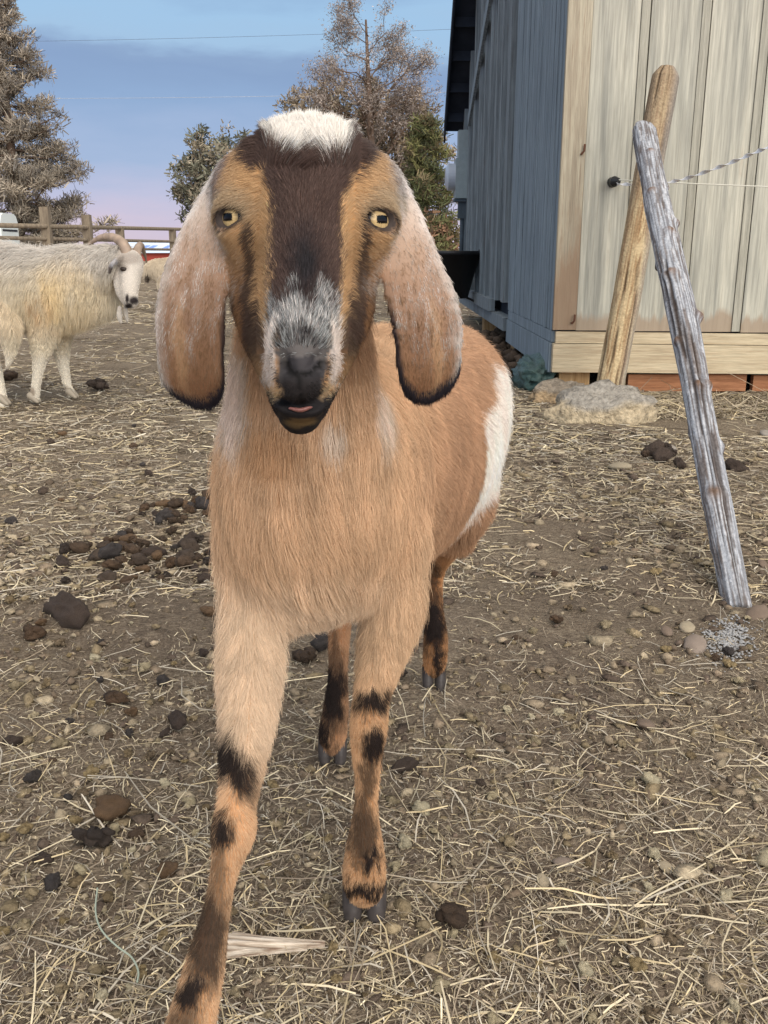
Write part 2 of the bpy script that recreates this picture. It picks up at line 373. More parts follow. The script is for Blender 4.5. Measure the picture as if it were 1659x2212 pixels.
# straw and chaff trodden into the yard: nobody could count it
def picture_points(n, y0, y1, x0=-150, x1=1810):
    "points of the ground, denser where they stand nearer"
    py = y0 + (y1 - y0) * rng.random(n); px = x0 + (x1 - x0) * rng.random(n)
    dx = (px - 829.5) / F_PX; dy = (1106 - py) / F_PX; s = CAM_H / (SP - dy * CP); return np.stack([dx * s, s * (CP + dy * SP)], 1)
def straw(n, pts, L, W, cols, tilt=.12, hump=.010):
    a = rng.uniform(0, 2 * math.pi, n); L = L * np.exp(rng.normal(0, .55, n)); W = W * rng.uniform(.6, 1.5, n)
    tl = rng.normal(0, tilt, n); bend = rng.normal(0, .2, n); k = 4; V_ = np.zeros((n, k, 2, 3)); pos = np.zeros((n, 3))
    z0 = gz(pts[:, 0], pts[:, 1]); kink = (rng.random(n) < .25) * rng.normal(0, .8, n)
    for i in range(k):
        f = i / (k - 1) - .5; ang = a + bend * f + np.where(i >= 2, kink, 0) * .5
        cx = pts[:, 0] + np.cos(ang) * L * f; cy = pts[:, 1] + np.sin(ang) * L * f
        cz = np.maximum(z0 + .003 + np.abs(rng.normal(0, hump * .15, n)) + L * f * np.sin(tl), gz(cx, cy) + .0015) + hump * .4 * (.25 - f * f)
        for j, sg in enumerate((-1, 1)):
            w = W * (.5 if 0 < i < k - 1 else .32)
            V_[:, i, j, 0] = cx - np.sin(ang) * w * sg; V_[:, i, j, 1] = cy + np.cos(ang) * w * sg; V_[:, i, j, 2] = cz + sg * W * .2
    base = np.arange(n)[:, None] * (2 * k); q = np.concatenate([base + [2 * i, 2 * i + 1, 2 * i + 3, 2 * i + 2] for i in range(k - 1)], 0)
    c = np.asarray(cols)[rng.integers(0, len(cols), n)] * np.exp(rng.normal(0, .22, (n, 1)))
    return V_.reshape(-1, 3), q, np.repeat(c, 2 * k, 0)
SC_ = [S2L(196, 184, 156), S2L(172, 159, 136), S2L(152, 139, 118), S2L(136, 124, 108), S2L(176, 168, 152), S2L(186, 170, 136), S2L(122, 110, 96), S2L(144, 131, 112)]
def patchy(p, thr): return p[fbm(np.c_[p, np.zeros(len(p))], 2.0, 81, 4) + rng.normal(0, .12, len(p)) > thr]
sets = []
for n, xa, xb in ((9000, -1000, -150), (9000, 1810, 2600)):          # the litter goes on beyond the frame
    for y0, y1, L, W in ((1150, 2600, .03, .0013), (700, 1150, .05, .004)):
        p = patchy(picture_points(n // 2 if y0 < 1000 else n, y0, y1, xa, xb), .40); sets.append(straw(len(p), p, L, W, SC_))
for n, y0, y1, L, W, thr in ((5200, 1200, 2330, .036, .0012, .50), (25000, 1250, 2330, .011, .0010, .37), (18000, 850, 1300, .045, .0026, .47), (12000, 850, 1300, .018, .0022, .36), (26000, 680, 980, .06, .005, .40), (9000, 860, 1120, .04, .003, .38), (12000, 588, 700, .14, .010, .42)):
    p = patchy(picture_points(n, y0, y1), thr); sets.append(straw(len(p), p, L, W, SC_, hump=.010 if L < .08 else .02))
p = patchy(picture_points(800, 1200, 2330), .44); sets.append(straw(len(p), p, .08, .0017, SC_[:1] + SC_[4:6], .10, .02))
p = picture_points(1700, 852, 905, 1340, 1720); sets.append(straw(len(p), p, .11, .004, SC_[:4] + SC_[5:], .25, .05))       # drift of hay along the shed
o_ = 0; Vs, Qs, Cs = [], [], []
for V_, q, c in sets: Vs.append(V_); Qs.append(q + o_); Cs.append(c); o_ += len(V_)
STRAW = mat_attr('straw', rough=.6, spec=.25)
tag(link('straw', np_mesh('straw', np.concatenate(Vs), np.concatenate(Qs), False, {'col': ('POINT', np.concatenate(Cs))}), STRAW), 'dry straw and hay stems littered over the trodden yard', 'straw', kind='stuff')

# lumps: crumbs (uncountable) and single clods, pellets, stones
def ico(sub):
    bm = bmesh.new(); bmesh.ops.create_icosphere(bm, subdivisions=sub, radius=1.0); V_ = np.array([v.co[:] for v in bm.verts]); F_ = np.array([[v.index for v in f.verts] for f in bm.faces]); bm.free(); return V_, F_
I1, IF1 = ico(1); I3, IF3 = ico(3); I4, IF4 = ico(4)
def lump(V0, amp, freq, seed, sq=(1, 1, 1), amp2=.0):
    d = (fbm(V0 + seed * 7.3, freq, seed, 3) - .5) * 3.2 * amp; r = 1 + d
    if amp2:          # broken, knobbly surface: cellular bumps
        rg = np.random.default_rng(seed); cc = unit(rg.normal(size=(26, 3))); q = unit(V0); dd = np.sort(np.linalg.norm(q[:, None] - cc[None], axis=2), 1); r = r + amp2 * (np.minimum(dd[:, 1] - dd[:, 0], .25) * 1.1 - .12) + amp2 * .9 * (fbm(V0 + seed, freq * 6, seed + 9, 3) - .5)
    return V0 * r[:, None] * np.array(sq)
n = 15000; p = np.concatenate([patchy(picture_points(6500, 1150, 2330), .42), patchy(picture_points(4500, 800, 1250), .44)]); n = len(p)
sz = np.exp(rng.normal(math.log(.0036), .5, n)) * np.clip(np.hypot(p[:, 0], p[:, 1]) / 1.2, .8, 2.6); sz = np.minimum(sz, .016)
R_ = rng.normal(size=(n, 1, 3)) * .35 + 1; jitter = rng.normal(0, .30, (n, len(I1), 1)) + 1
ang = rng.uniform(0, 6.28, n); ca, sa = np.cos(ang)[:, None], np.sin(ang)[:, None]; Q = I1[None] * R_ * jitter * sz[:, None, None]; Q[:, :, 2] *= .55
Q = np.stack([Q[..., 0] * ca - Q[..., 1] * sa, Q[..., 0] * sa + Q[..., 1] * ca, Q[..., 2]], -1)
Q[..., 0] += p[:, :1]; Q[..., 1] += p[:, 1:]; Q[..., 2] += (gz(p[:, 0], p[:, 1]) + sz * .25)[:, None]
CC = np.array([S2L(142, 128, 108), S2L(124, 110, 93), S2L(106, 93, 79), S2L(154, 141, 119), S2L(94, 82, 72), S2L(132, 118, 94)])
cl = CC[rng.integers(0, len(CC), n)] * np.exp(rng.normal(0, .18, (n, 1)))
CLOD = mat_attr('clod', rough=.95, spec=.1, vary=(120, .7, 1.25), bumps=(170, .8, .006))
tag(link('crumbs', np_mesh('crumbs', Q.reshape(-1, 3), (IF1[None] + (np.arange(n) * len(I1))[:, None, None]).reshape(-1, 3), True, {'col': ('POINT', np.repeat(cl, len(I1), 0))}), CLOD), 'small crumbs of dry earth strewn over the yard', 'earth crumbs', kind='stuff')
def lump_mesh(name, seed, col, amp, freq, sq, sub=3, amp2=.15, var=.2):
    V0, F0 = (I3, IF3) if sub == 3 else (I4, IF4); V_ = lump(V0, amp, freq, seed, sq, amp2); c = np.array(col)[None] * (1 + var * 2 * (fbm(V_, 3, seed + 3, 3) - .5))[:, None]
    return np_mesh(name, V_, F0, True, {'col': ('POINT', c)})
I2, IF2 = ico(2)
def clump_mesh(name, seed, col, n=9):
    "a clod: broken crumbs stuck together"
    rg = np.random.default_rng(seed); Vs_, Fs_, Cs_ = [], [], []
    for k in range(n):
        r = rg.uniform(.30, .62) if k else .68; c = rg.normal(0, .42, 3) * [1, .85, .5] if k else np.zeros(3)
        v = lump(I2, .5, 1.8, seed * 13 + k, (1, 1, .8), .5) * r + c; Vs_.append(v); Fs_.append(IF2 + len(I2) * k); Cs_.append(np.array(col)[None] * rg.uniform(.72, 1.2) * (.75 + .5 * fbm(v, 5, seed + k, 3))[:, None])
    v = np.concatenate(Vs_); v = v / np.abs(v[:, :2]).max(); return np_mesh(name, v, np.concatenate(Fs_), True, {'col': ('POINT', np.concatenate(Cs_))})
CLM = [clump_mesh('earth_clod', 10 + k, S2L(*c)) for k, c in enumerate([(160, 144, 116), (172, 157, 128), (146, 128, 100), (182, 168, 138), (132, 116, 95), (160, 141, 106)])]
DGM = [lump_mesh('dung_pellet', 30 + k, S2L(*c), .34, 1.6, (1.15, .85, .75), 3, .40, .45) for k, c in enumerate([(80, 68, 60), (98, 80, 64), (72, 66, 63), (118, 94, 70), (88, 75, 64)])]
STM = [lump_mesh('stone', 50 + k, S2L(*c), .16, 1.0, (1.2, .85, .6), 3, .12, .2) for k, c in enumerate([(132, 119, 108), (116, 101, 88), (138, 131, 122), (156, 144, 122)])]
WHM = [clump_mesh('pale_clod', 60 + k, S2L(*c)) for k, c in enumerate([(206, 194, 164), (190, 176, 144)])]
STONE = mat_attr('stone', rough=.7, spec=.25, vary=(60, .8, 1.15), bumps=(120, .3, .004)); DUNG = mat_attr('dung', rough=.72, spec=.25, vary=(45, .5, 1.8), bumps=(130, .9, .008))
for g_, mt in ((CLM, CLOD), (DGM, DUNG), (STM, STONE), (WHM, CLOD)):
    for me in g_: me.materials.append(mt)
def drop(name, me, px, py, wpx, label, cat, group=None, sq=1.0, sink=.3, lift=0.0):
    g = G(px, py); r = wpx * .5 * PD(py, g[1]); o = bpy.data.objects.new(name, me); C.objects.link(o)
    o.scale = (r * random.uniform(.9, 1.1), r * random.uniform(.85, 1.1), r * sq * random.uniform(.9, 1.15)); o.rotation_euler = (random.uniform(-.3, .3), random.uniform(-.3, .3), random.uniform(0, 6.28))
    o.location = (g[0], g[1], float(gz(g[:1], g[1:2])[0]) + r * (.78 - sink) * sq + lift); return tag(o, label, cat, group)
GC, GD = 'clods of dry earth scattered over the yard', 'dung pellets scattered over the yard'
LC, LD = 'crumbly tan clod of dry earth lying loose among straw in the yard', 'dark brown dung pellet lying loose on the trodden yard'
taken = []
def free(px, py, w):
    for a_, b_, c_ in taken:
        if abs(px - a_) < (w + c_) * .5 and abs(py - b_) < (w + c_) * .35: return False
    taken.append((px, py, w)); return True
rr = random.Random(5)
for k in range(225):
    left = rr.random() < .62; px = rr.uniform(5, 460) if left else rr.uniform(860, 1650); py = 1150 + 1060 * rr.random() ** .8; w = rr.uniform(18, 52) * (.45 + .55 * (py - 900) / 1300)
    if 430 < px < 980 and py < 1500: continue
    if free(px, py, w): drop('earth_clod', CLM[rr.randrange(6)] if rr.random() < .85 else WHM[rr.randrange(2)], px, py, w, LC, 'earth clod', GC)
for k in range(60):
    px = rr.uniform(500, 900); py = rr.uniform(1700, 2200); w = rr.uniform(16, 34)
    if free(px, py, w): drop('earth_clod', CLM[rr.randrange(6)], px, py, w, LC, 'earth clod', GC)
for k in range(64):
    px = rr.uniform(5, 460) if rr.random() < .75 else rr.uniform(1000, 1640); py = rr.uniform(900, 1950) if px < 500 else rr.uniform(1000, 1700); w = rr.uniform(18, 40) * (.4 + .6 * (py - 800) / 1000)
    if free(px, py, w): drop('dung_pellet', DGM[rr.randrange(5)], px, py, w, LD, 'dung pellet', GD)
DGC = [clump_mesh('dung_clump', 80 + k, S2L(*c), 11) for k, c in enumerate([(82, 67, 54), (98, 78, 60), (72, 62, 55)])]
for me in DGC: me.materials.append(DUNG)
# the heap of dung left of the goat: each ball a thing
GH = 'dung balls heaped on the ground left of the brown goat'
for k in range(96):
    px, py = (rr.gauss(335, 85), rr.gauss(1198, 32)) if k < 62 else (rr.gauss(395, 42), rr.gauss(1103, 14))
    drop('dung_ball', (DGC[rr.randrange(3)] if rr.random() < .5 else DGM[rr.choice((0, 1, 2, 4, 3))]), px, py + 8, rr.choice((16, 20, 24, 28, 34, 42)), 'dark dung ball in the heap beside the brown goat', 'dung ball', GH, .9, .38, rr.uniform(0, .008))
for px, py, w, me, lb in ((236, 1202, 56, DGM[2], 'smooth black dung ball at the left end of the dung heap'), (150, 1338, 96, DGM[0], 'big oval dark dung lump left of the brown goat'), (72, 1378, 62, DGC[1], 'brown dung lump beside the big oval lump'),
        (385, 1567, 52, DGM[0], 'shiny dark dung lump just left of the stepping leg'), (250, 1520, 64, DGC[1], 'rust brown dung lump on straw left of the stepping leg'), (238, 1757, 74, DGM[3], 'round fibrous brown dung ball left of the black spotted knee'),
        (205, 1830, 90, DGC[2], 'flat long dark dung lump below the fibrous brown ball'), (872, 1648, 46, DGM[0], 'egg shaped dark dung lump right of the front leg'), (655, 1428, 74, DGC[0], 'dark dung lump between the front legs'), (700, 1400, 56, DGM[2], 'black dung lump behind the gap between the front legs'), (862, 1470, 50, DGC[2], 'dark dung lump between the front and hind leg'),
        (985, 1985, 96, DGC[0], 'large dark crumbling dung patch right of the front hoof'), (1202, 1348, 38, DGC[1], 'small brown dung lump in the open yard'), (1588, 1012, 44, DGM[0], 'dark dung lump right of the leaning grey pole'), (215, 845, 66, DGC[2], 'dark dung heap right of the white goat hooves'), (20, 822, 52, DGC[0], 'black dung heap behind the white goat legs')):
    drop('dung_lump', me, px, py, w, lb, 'dung lump', None, .8, .25)
GP = 'dark dung pieces piled by the grey pole'
for px, py, w in ((1392, 990, 30), (1410, 985, 34), (1428, 994, 36), (1446, 986, 34), (1418, 972, 30), (1440, 972, 30), (1466, 1002, 24)):
    drop('dung_piece', DGC[rr.choice((0, 2, 2))] if rr.random() < .6 else DGM[0], px, py + 6, w, 'dark piece of dung in the small pile left of the grey pole', 'dung piece', GP, 1.1, .1, .01)
for px, py, w, me, lb in ((1502, 1400, 62, STM[0], 'smooth pinkish stone near the foot of the grey pole'), (1395, 1567, 46, STM[1], 'brown rounded stone in the open yard'), (1218, 1852, 44, STM[0], 'half buried grey pink stone in front of the front hoof'), (1636, 1334, 50, STM[1], 'grey brown stone touching the grey pole foot'),
        (1482, 1362, 44, STM[3], 'pale tan stone beside the smooth pinkish stone'), (1440, 1372, 34, STM[1], 'small brown stone left of the pale tan stone'), (1338, 1016, 44, STM[3], 'pale yellow stone left of the dung pile'), (1440, 972, 44, STM[2], 'pale grey stone behind the dung pile'),
        (1440, 1872, 34, STM[3], 'white chalky stone in the right foreground'), (1172, 1898, 34, STM[3], 'white crumbly stone in front of the half buried stone'), (1658, 938, 30, STM[2], 'grey stone at the right edge of the yard'), (1650, 1220, 34, STM[1], 'dark brown stone right of the grey pole')):
    drop('stone', me, px, py, w, lb, 'stone', None, .62, .42)
for px, py, w, lb in ((1410, 1695, 56, 'knobbly tan clod, largest in the right foreground'), (1570, 1940, 54, 'pale crumbling clod near the right edge'), (1650, 1868, 60, 'cream clod at the right edge of the picture'), (915, 1740, 56, 'tan clod beside the front leg')):
    drop('earth_clod', WHM[0], px, py, w, lb, 'earth clod', None, .8, .3)
# white lime spilled by the pole
sp_ = []
for k in range(900): 
    px = rr.gauss(1572, 26); py = rr.gauss(1384, 20); g = G(px, py); sp_.append((g[0], g[1], rr.uniform(.001, .0042)))
sp_ = np.array(sp_); Q = I1[None] * sp_[:, 2][:, None, None] * (1 + rng.normal(0, .2, (len(sp_), len(I1), 1))); Q[..., 2] *= .5; Q[..., :2] += sp_[:, None, :2]; Q[..., 2] += (gz(sp_[:, 0], sp_[:, 1]) + .003)[:, None]
tag(link('lime', np_mesh('lime', Q.reshape(-1, 3), (IF1[None] + (np.arange(len(sp_)) * len(I1))[:, None, None]).reshape(-1, 3), True, {'col': ('POINT', np.full((len(sp_) * len(I1), 3), .34))}), CLOD), 'white powdery lime spilled at the grey pole foot', 'lime', kind='stuff')
# splinter of weathered board, pale dried stem
bm = bmesh.new(); a_ = G(492, 2050); b_ = G(702, 2048); dv = unit(b_ - a_); sd = np.array([-dv[1], dv[0], 0])
for k, (o0, w0, t0, t1, h) in enumerate(((-.012, .014, .0, .82, .014), (.0, .016, -.05, 1.0, .018), (.013, .012, .03, .66, .011))):
    L_ = np.linalg.norm(b_ - a_); c0 = a_ + dv * L_ * t0 + sd * o0; c1 = a_ + dv * L_ * t1 + sd * o0 * .4
    bm_hexa(bm, [c0 - sd * w0 * .5 + [0, 0, .002], c0 + sd * w0 * .5 + [0, 0, .002], c1 + sd * w0 * .15 + [0, 0, .002], c1 - sd * w0 * .15 + [0, 0, .002], c0 - sd * w0 * .45 + [0, 0, h], c0 + sd * w0 * .45 + [0, 0, h], c1 + sd * w0 * .12 + [0, 0, h * .5], c1 - sd * w0 * .12 + [0, 0, h * .5]])
m, t, b = mat_new('splintered_wood'); ang_ = math.atan2(dv[1], dv[0]); n_ = noise(t, coords(t, (6, 130, 130), rot=(0, 0, -ang_)), 1.5, 5)
t.links.new(ramp(t, n_, [(.35, S2L(128, 106, 88)), (.5, S2L(182, 168, 150)), (.65, S2L(212, 200, 184))]), b.inputs['Base Color']); b.inputs['Roughness'].default_value = .8; bump(t, b, n_, .8, .006)
tag(bm_obj('wood_splinter', bm, m), 'whitish splinter of weathered board on straw behind the stepping leg', 'wood splinter')
bm = bmesh.new(); pts = np.array([G(px, py) + [0, 0, .012] for px, py in ((212, 1935), (208, 1985), (220, 2025), (252, 2060), (285, 2085), (300, 2115), (298, 2140))]); bm_tube(bm, cat_rom(pts, 28), .0011, 6)
tag(bm_obj('dried_stem', bm, mat_plain('pale_stem', S2L(158, 168, 152), .6, .3, var=.1)), 'thin pale green dried stem curling on the ground at lower left', 'dried stem')

# ------------------------------------------------------------------ shed
SX, SY = 1.012, 5.6                       # the corner nearest the camera; side wall runs back along Y, front wall along X
def wood(name, lo, hi, stretch, sc_=1.0, bmp=.6, worn=None, rough=.85, dark=None):
    m, t, b = mat_new(name); v = coords(t, stretch); n1 = noise(t, v, sc_, 6, .6); n2 = noise(t, v, sc_ * 5, 4, .6); big = noise(t, coords(t), 1.6, 4)
    c = ramp(t, n1, [(.32, lo), (.62, hi)]); c = mixc(t, ramp(t, n2, [(.35, (.72,) * 3), (.65, (1.0,) * 3)]), (0, 0, 0), c, 'MIX')
    c = mixc(t, ramp(t, big, [(.35, (.0,) * 3), (.7, (.35,) * 3)]), c, lo)
    if dark:
        nd = noise(t, v, sc_ * 1.7, 5, .7); c = mixc(t, ramp(t, nd, [(.58, (0,) * 3), (.70, (.75,) * 3)]), c, dark)
    if worn:
        col, zlo, zhi, xlo, xhi = worn; s_ = N(t, 'ShaderNodeSeparateXYZ'); cg = N(t, 'ShaderNodeTexCoord'); t.links.new(cg.outputs['Object'], s_.inputs[0])
        a_ = N(t, 'ShaderNodeMapRange', i_1=zhi, i_2=zlo); t.links.new(s_.outputs['Z'], a_.inputs[0]); b2 = N(t, 'ShaderNodeMapRange', i_1=xhi, i_2=xlo); t.links.new(s_.outputs['X'], b2.inputs[0])
        mx = N(t, 'ShaderNodeMath', operation='MAXIMUM'); t.links.new(a_.outputs[0], mx.inputs[0]); t.links.new(b2.outputs[0], mx.inputs[1])
        bg_ = noise(t, coords(t, (3, 3, .8)), 1.6, 5, .7); ad0 = N(t, 'ShaderNodeMath', operation='MULTIPLY_ADD', i_1=1.3, i_2=-.62); t.links.new(bg_, ad0.inputs[0]); ad1 = N(t, 'ShaderNodeMath', operation='ADD'); t.links.new(mx.outputs[0], ad1.inputs[0]); t.links.new(ad0.outputs[0], ad1.inputs[1])
        ad = N(t, 'ShaderNodeMath', operation='ADD'); t.links.new(ad1.outputs[0], ad.inputs[0]); t.links.new(n1, ad.inputs[1])
        c = mixc(t, ramp(t, ad.outputs[0], [(.75, (0,) * 3), (1.3, (.8,) * 3)]), c, col)
    t.links.new(c, b.inputs['Base Color']); b.inputs['Roughness'].default_value = rough; b.inputs['Specular IOR Level'].default_value = .2
    bump(t, b, n2, bmp, .004); return m
W_FRONT = wood('weathered_cream_paint', S2L(146, 146, 137), S2L(200, 197, 181), (22, 22, .9), 1.0, .35, (S2L(150, 132, 112), .34, .52, 1.0, 1.10), dark=S2L(146, 143, 130))
W_TRIM = wood('bare_trim', S2L(148, 136, 118), S2L(192, 184, 162), (40, 40, 1.6), 1.0, .8, (S2L(140, 116, 94), .3, 1.1, .9, .96), dark=S2L(124, 102, 82))
W_BATT = wood('grey_batten', S2L(146, 144, 132), S2L(180, 177, 162), (60, 60, 2.0), 1.0, .5)
W_SIDE = wood('weathered_blue_paint', S2L(100, 113, 124), S2L(146, 161, 172), (40, 40, 1.4), 1.0, .6, dark=S2L(76, 86, 95))
W_SIDE2 = wood('worn_blue_paint', S2L(96, 104, 110), S2L(142, 154, 162), (44, 44, 1.4), 1.0, .7, dark=S2L(98, 90, 84))
W_SILL = wood('pale_sill_timber', S2L(176, 158, 130), S2L(208, 194, 164), (2.0, 2.0, 50), 1.0, .7, dark=S2L(154, 132, 104))
W_RED = wood('reddish_plank', S2L(140, 94, 66), S2L(186, 132, 96), (3, 3, 50), 1.0, .6)
W_BLK = wood('support_timber', S2L(148, 116, 78), S2L(190, 158, 116), (40, 40, 2.5), 1.0, .5)
DARKW = mat_plain('dark_roof_underside', S2L(40, 46, 56), .9, .1, vs_=6)
def box(bm, x0, x1, y0, y1, z0, z1, j=0.0):
    bm_hexa(bm, [(x0, y0, z0), (x1, y0, z0), (x1, y1, z0), (x0, y1, z0), (x0, y0, z1), (x1, y0, z1), (x1, y1, z1), (x0, y1, z1)])
def roofz(y): return np.interp(y, [4.9, 8.3, 12.9], [3.25, 5.55, 1.35])
shed = empty('shed', (SX + 1.6, SY + 3, 0)); tag(shed, 'weathered wooden shed with cream front boards and blue grey side boards', 'shed')
X1 = 4.4; ZB = .372
def frontX(px, py=400):      # x on the front plane
    dx = (px - 829.5) / F_PX; dy = (1106 - py) / F_PX; return dx * SY / (CP + dy * SP)
seams = [frontX(1254), frontX(1380), frontX(1505), frontX(1630)]; seams += [seams[-1] + (seams[2] - seams[1]) * k for k in range(1, 8)]
edges = [SX + .13] + seams[1:]
bm = bmesh.new()
for k, (a_, b_) in enumerate(zip(edges, edges[1:])):
    if a_ > X1: break
    box(bm, a_ + (.0 if k == 0 else .003), b_ - .054, SY - .002 - .004 * (k % 2), SY + .03, ZB - .004 * k, 3.3)
bm_obj('front_board', bm, W_FRONT, shed)
bm = bmesh.new()
for k, b_ in enumerate(edges[1:]):
    if b_ > X1: break
    box(bm, b_ - .052, b_ - .006, SY - .012, SY + .03, ZB - .004 * k + .002, 3.3)
bm_obj('front_batten', bm, W_BATT, shed)
bm = bmesh.new(); box(bm, SX - .008, SX + .13 - .004, SY - .014, SY + .02, ZB + .004, 3.3); bm_obj('corner_trim', bm, W_TRIM, shed)
bm = bmesh.new(); zz = .295
bm_hexa(bm, [(SX + .01, SY - .02, .300), (X1, SY - .02, .268), (X1, SY + .02, .268), (SX + .01, SY + .02, .300), (SX + .01, SY - .02, ZB - .005), (X1, SY - .02, ZB - .045), (X1, SY + .02, ZB - .045), (SX + .01, SY + .02, ZB - .005)])
bm_hexa(bm, [(SX - .005, SY - .034, .128), (X1, SY - .034, .10), (X1, SY + .02, .10), (SX - .005, SY + .02, .128), (SX - .005, SY - .034, .296), (X1, SY - .034, .264), (X1, SY + .02, .264), (SX - .005, SY + .02, .296)])
bm_obj('sill_board', bm, W_SILL, shed)
bm = bmesh.new(); bm.free()
for x0, x1, y0, y1, zt in ((SX + .05, SX + .235, SY + .03, SY + .2, .128), (2.9, 3.1, SY + .03, SY + .2, .1), (SX + .03, SX + .2, 7.5, 7.7, .14), (SX + .03, SX + .2, 9.8, 10.0, .3)):
    bm = bmesh.new(); box(bm, x0, x1, y0, y1, -.02, zt); bm_obj('support_block', bm, W_BLK, shed)
bm = bmesh.new(); xa, xb, xc = frontX(1360, 825), frontX(1617, 825), frontX(1632, 825)
box(bm, xa, xb, SY + .035, SY + .08, .004, .106); box(bm, xc, X1, SY + .035, SY + .08, .004, .10); bm_obj('skirting_plank', bm, W_RED, shed)
bm = bmesh.new(); box(bm, SX + .05, X1, SY + .1, 12.3, .30, .40); bm_obj('floor', bm, DARKW, shed)  # floor slab added, unseen, so the gap beneath the shed lies in shade
# side wall: narrow grooved boards near the corner, wider uneven boards with battens behind
rb = random.Random(3); bm = bmesh.new(); y = SY + .022
while y < 7.62:
    w = rb.choice((.085, .095, .1, .11)); o_ = rb.uniform(0, .014)
    bm_hexa(bm, [(SX - o_, y, ZB + .0), (SX + .03, y, ZB), (SX + .03, y + w - .011, ZB), (SX - o_ - rb.uniform(-.003, .004), y + w - .011, ZB), (SX - o_, y, roofz(y) - .03), (SX + .03, y, roofz(y) - .03), (SX + .03, y + w - .011, roofz(y + w) - .03), (SX - o_, y + w - .011, roofz(y + w) - .03)]); y += w
bm_obj('side_board', bm, W_SIDE, shed)
bm = bmesh.new(); y = 7.66
for w, o_ in ((.16, -.05), (.14, .035), (.26, .01), (.10, .05), (.30, .01), (.09, .045), (.36, .0), (.09, .05), (.40, .0), (.10, .05), (.34, .01), (.10, .055), (.44, .01), (.12, .06), (.46, .01), (.12, .06), (.44, .01), (.14, .07), (.34, .0)):
    if y + w > 12.35: break
    box_top = roofz(y + w) - .03; l_ = rb.uniform(-.02, .02)
    bm_hexa(bm, [(SX - o_, y + l_, .42), (SX + .05, y, .42), (SX + .05, y + w, .42), (SX - o_, y + w + l_, .42), (SX - o_, y, roofz(y) - .03), (SX + .05, y, roofz(y) - .03), (SX + .05, y + w, box_top), (SX - o_, y + w, box_top)]); y += w
bm_obj('side_plank', bm, W_SIDE2, shed)
bm = bmesh.new(); box(bm, SX - .075, SX - .012, 8.55, 11.6, .31, .42); box(bm, SX - .04, SX + .05, 7.7, 12.3, .20, .305); bm_obj('door_rail', bm, W_SIDE2, shed)
bm = bmesh.new(); box(bm, SX - .012, SX + .03, SY + .022, 7.62, .302, ZB - .004); box(bm, SX - .02, SX + .03, SY + .022, 7.64, .122, .297); bm_obj('side_sill_board', bm, W_SIDE, shed)
bm = bmesh.new(); p0, p1 = np.array([SX - .085, 11.0, 2.16]), np.array([SX - .085, 8.9, 3.05]); up_ = np.array([0, .06, .11])
bm_hexa(bm, [p0, p0 + [.03, 0, 0], p1 + [.03, 0, 0], p1, p0 + up_, p0 + up_ + [.03, 0, 0], p1 + up_ + [.03, 0, 0], p1 + up_]); bm_obj('brace_board', bm, W_SIDE, shed)
bm = bmesh.new()
for (ya, za), (yb, zb) in (((4.9, 3.25), (8.3, 5.55)), ((8.3, 5.55), (11.95, 2.22))):
    bm_hexa(bm, [(SX - .27, ya, za), (X1 + .3, ya, za), (X1 + .3, yb, zb), (SX - .27, yb, zb), (SX - .27, ya, za + .06), (X1 + .3, ya, za + .06), (X1 + .3, yb, zb + .06), (SX - .27, yb, zb + .06)])
for k in range(12):      # lookouts under the verge
    yy = 11.75 - k * .30; zz = np.interp(yy, [8.3, 11.95], [5.55, 2.22]); box(bm, SX - .26, SX - .01, yy, yy + .045, zz - .10, zz - .003)
bm_hexa(bm, [(SX - .292, 8.3, 5.43), (SX - .272, 8.3, 5.43), (SX - .272, 11.97, 2.09), (SX - .292, 11.97, 2.09), (SX - .292, 8.3, 5.62), (SX - .272, 8.3, 5.62), (SX - .272, 11.97, 2.29), (SX - .292, 11.97, 2.29)])
bm_obj('roof', bm, DARKW, shed)
# back and far walls so the shed is a closed body
bm = bmesh.new(); box(bm, SX + .08, X1, 12.3, 12.36, .3, 1.85); box(bm, X1 - .05, X1, SY + .1, 12.3, .3, 3.2); bm_obj('rear_wall', bm, W_SIDE2, shed)
# electricity meter on the far part of the side wall
MGREY = mat_plain('grey_meter_steel', S2L(128, 142, 148), .5, .4, vs_=20, var=.08)
bm = bmesh.new(); yb = 11.3; box(bm, SX - .16, SX - .05, yb, yb + .22, 1.86, 2.16); box(bm, SX - .19, SX - .05, yb - .06, yb + .26, 1.42, 1.855); mb = bm_obj('meter_box', bm, MGREY, shed)
bm = bmesh.new(); box(bm, SX - .2, SX - .05, yb - .04, yb + .2, 1.385, 1.415); box(bm, SX - .15, SX - .06, yb, yb + .1, 1.2, 1.384); bm_tube(bm, [(SX - .10, yb + .05, 1.2), (SX - .10, yb + .05, .4)], .024, 10); bm_obj('meter_conduit', bm, mat_plain('dark_conduit', S2L(66, 78, 88), .6), shed)
bm = bmesh.new(); bm_tube(bm, [(SX - .19, yb + .1, 1.66), (SX - .27, yb + .1, 1.66), (SX - .30, yb + .1, 1.66)], [.15, .15, .10], 28); bm_obj('meter_dial', bm, mat_plain('meter_cover', S2L(168, 178, 192), .3, .5, var=.05), shed)
# hooks in the front wall
bm = bmesh.new()
for px, py in ((1255, 325), (1234, 690)):
    x = frontX(px, py); z = float(P(px, py, SY)[2]); bm_tube(bm, [(x, SY - .002, z - .02), (x, SY - .03, z - .02), (x + .012, SY - .035, z - .005), (x + .014, SY - .03, z + .03)], .006, 8)
bm_obj('wall_hook', bm, mat_plain('rusty_iron', S2L(92, 62, 48), .8, .2), shed)
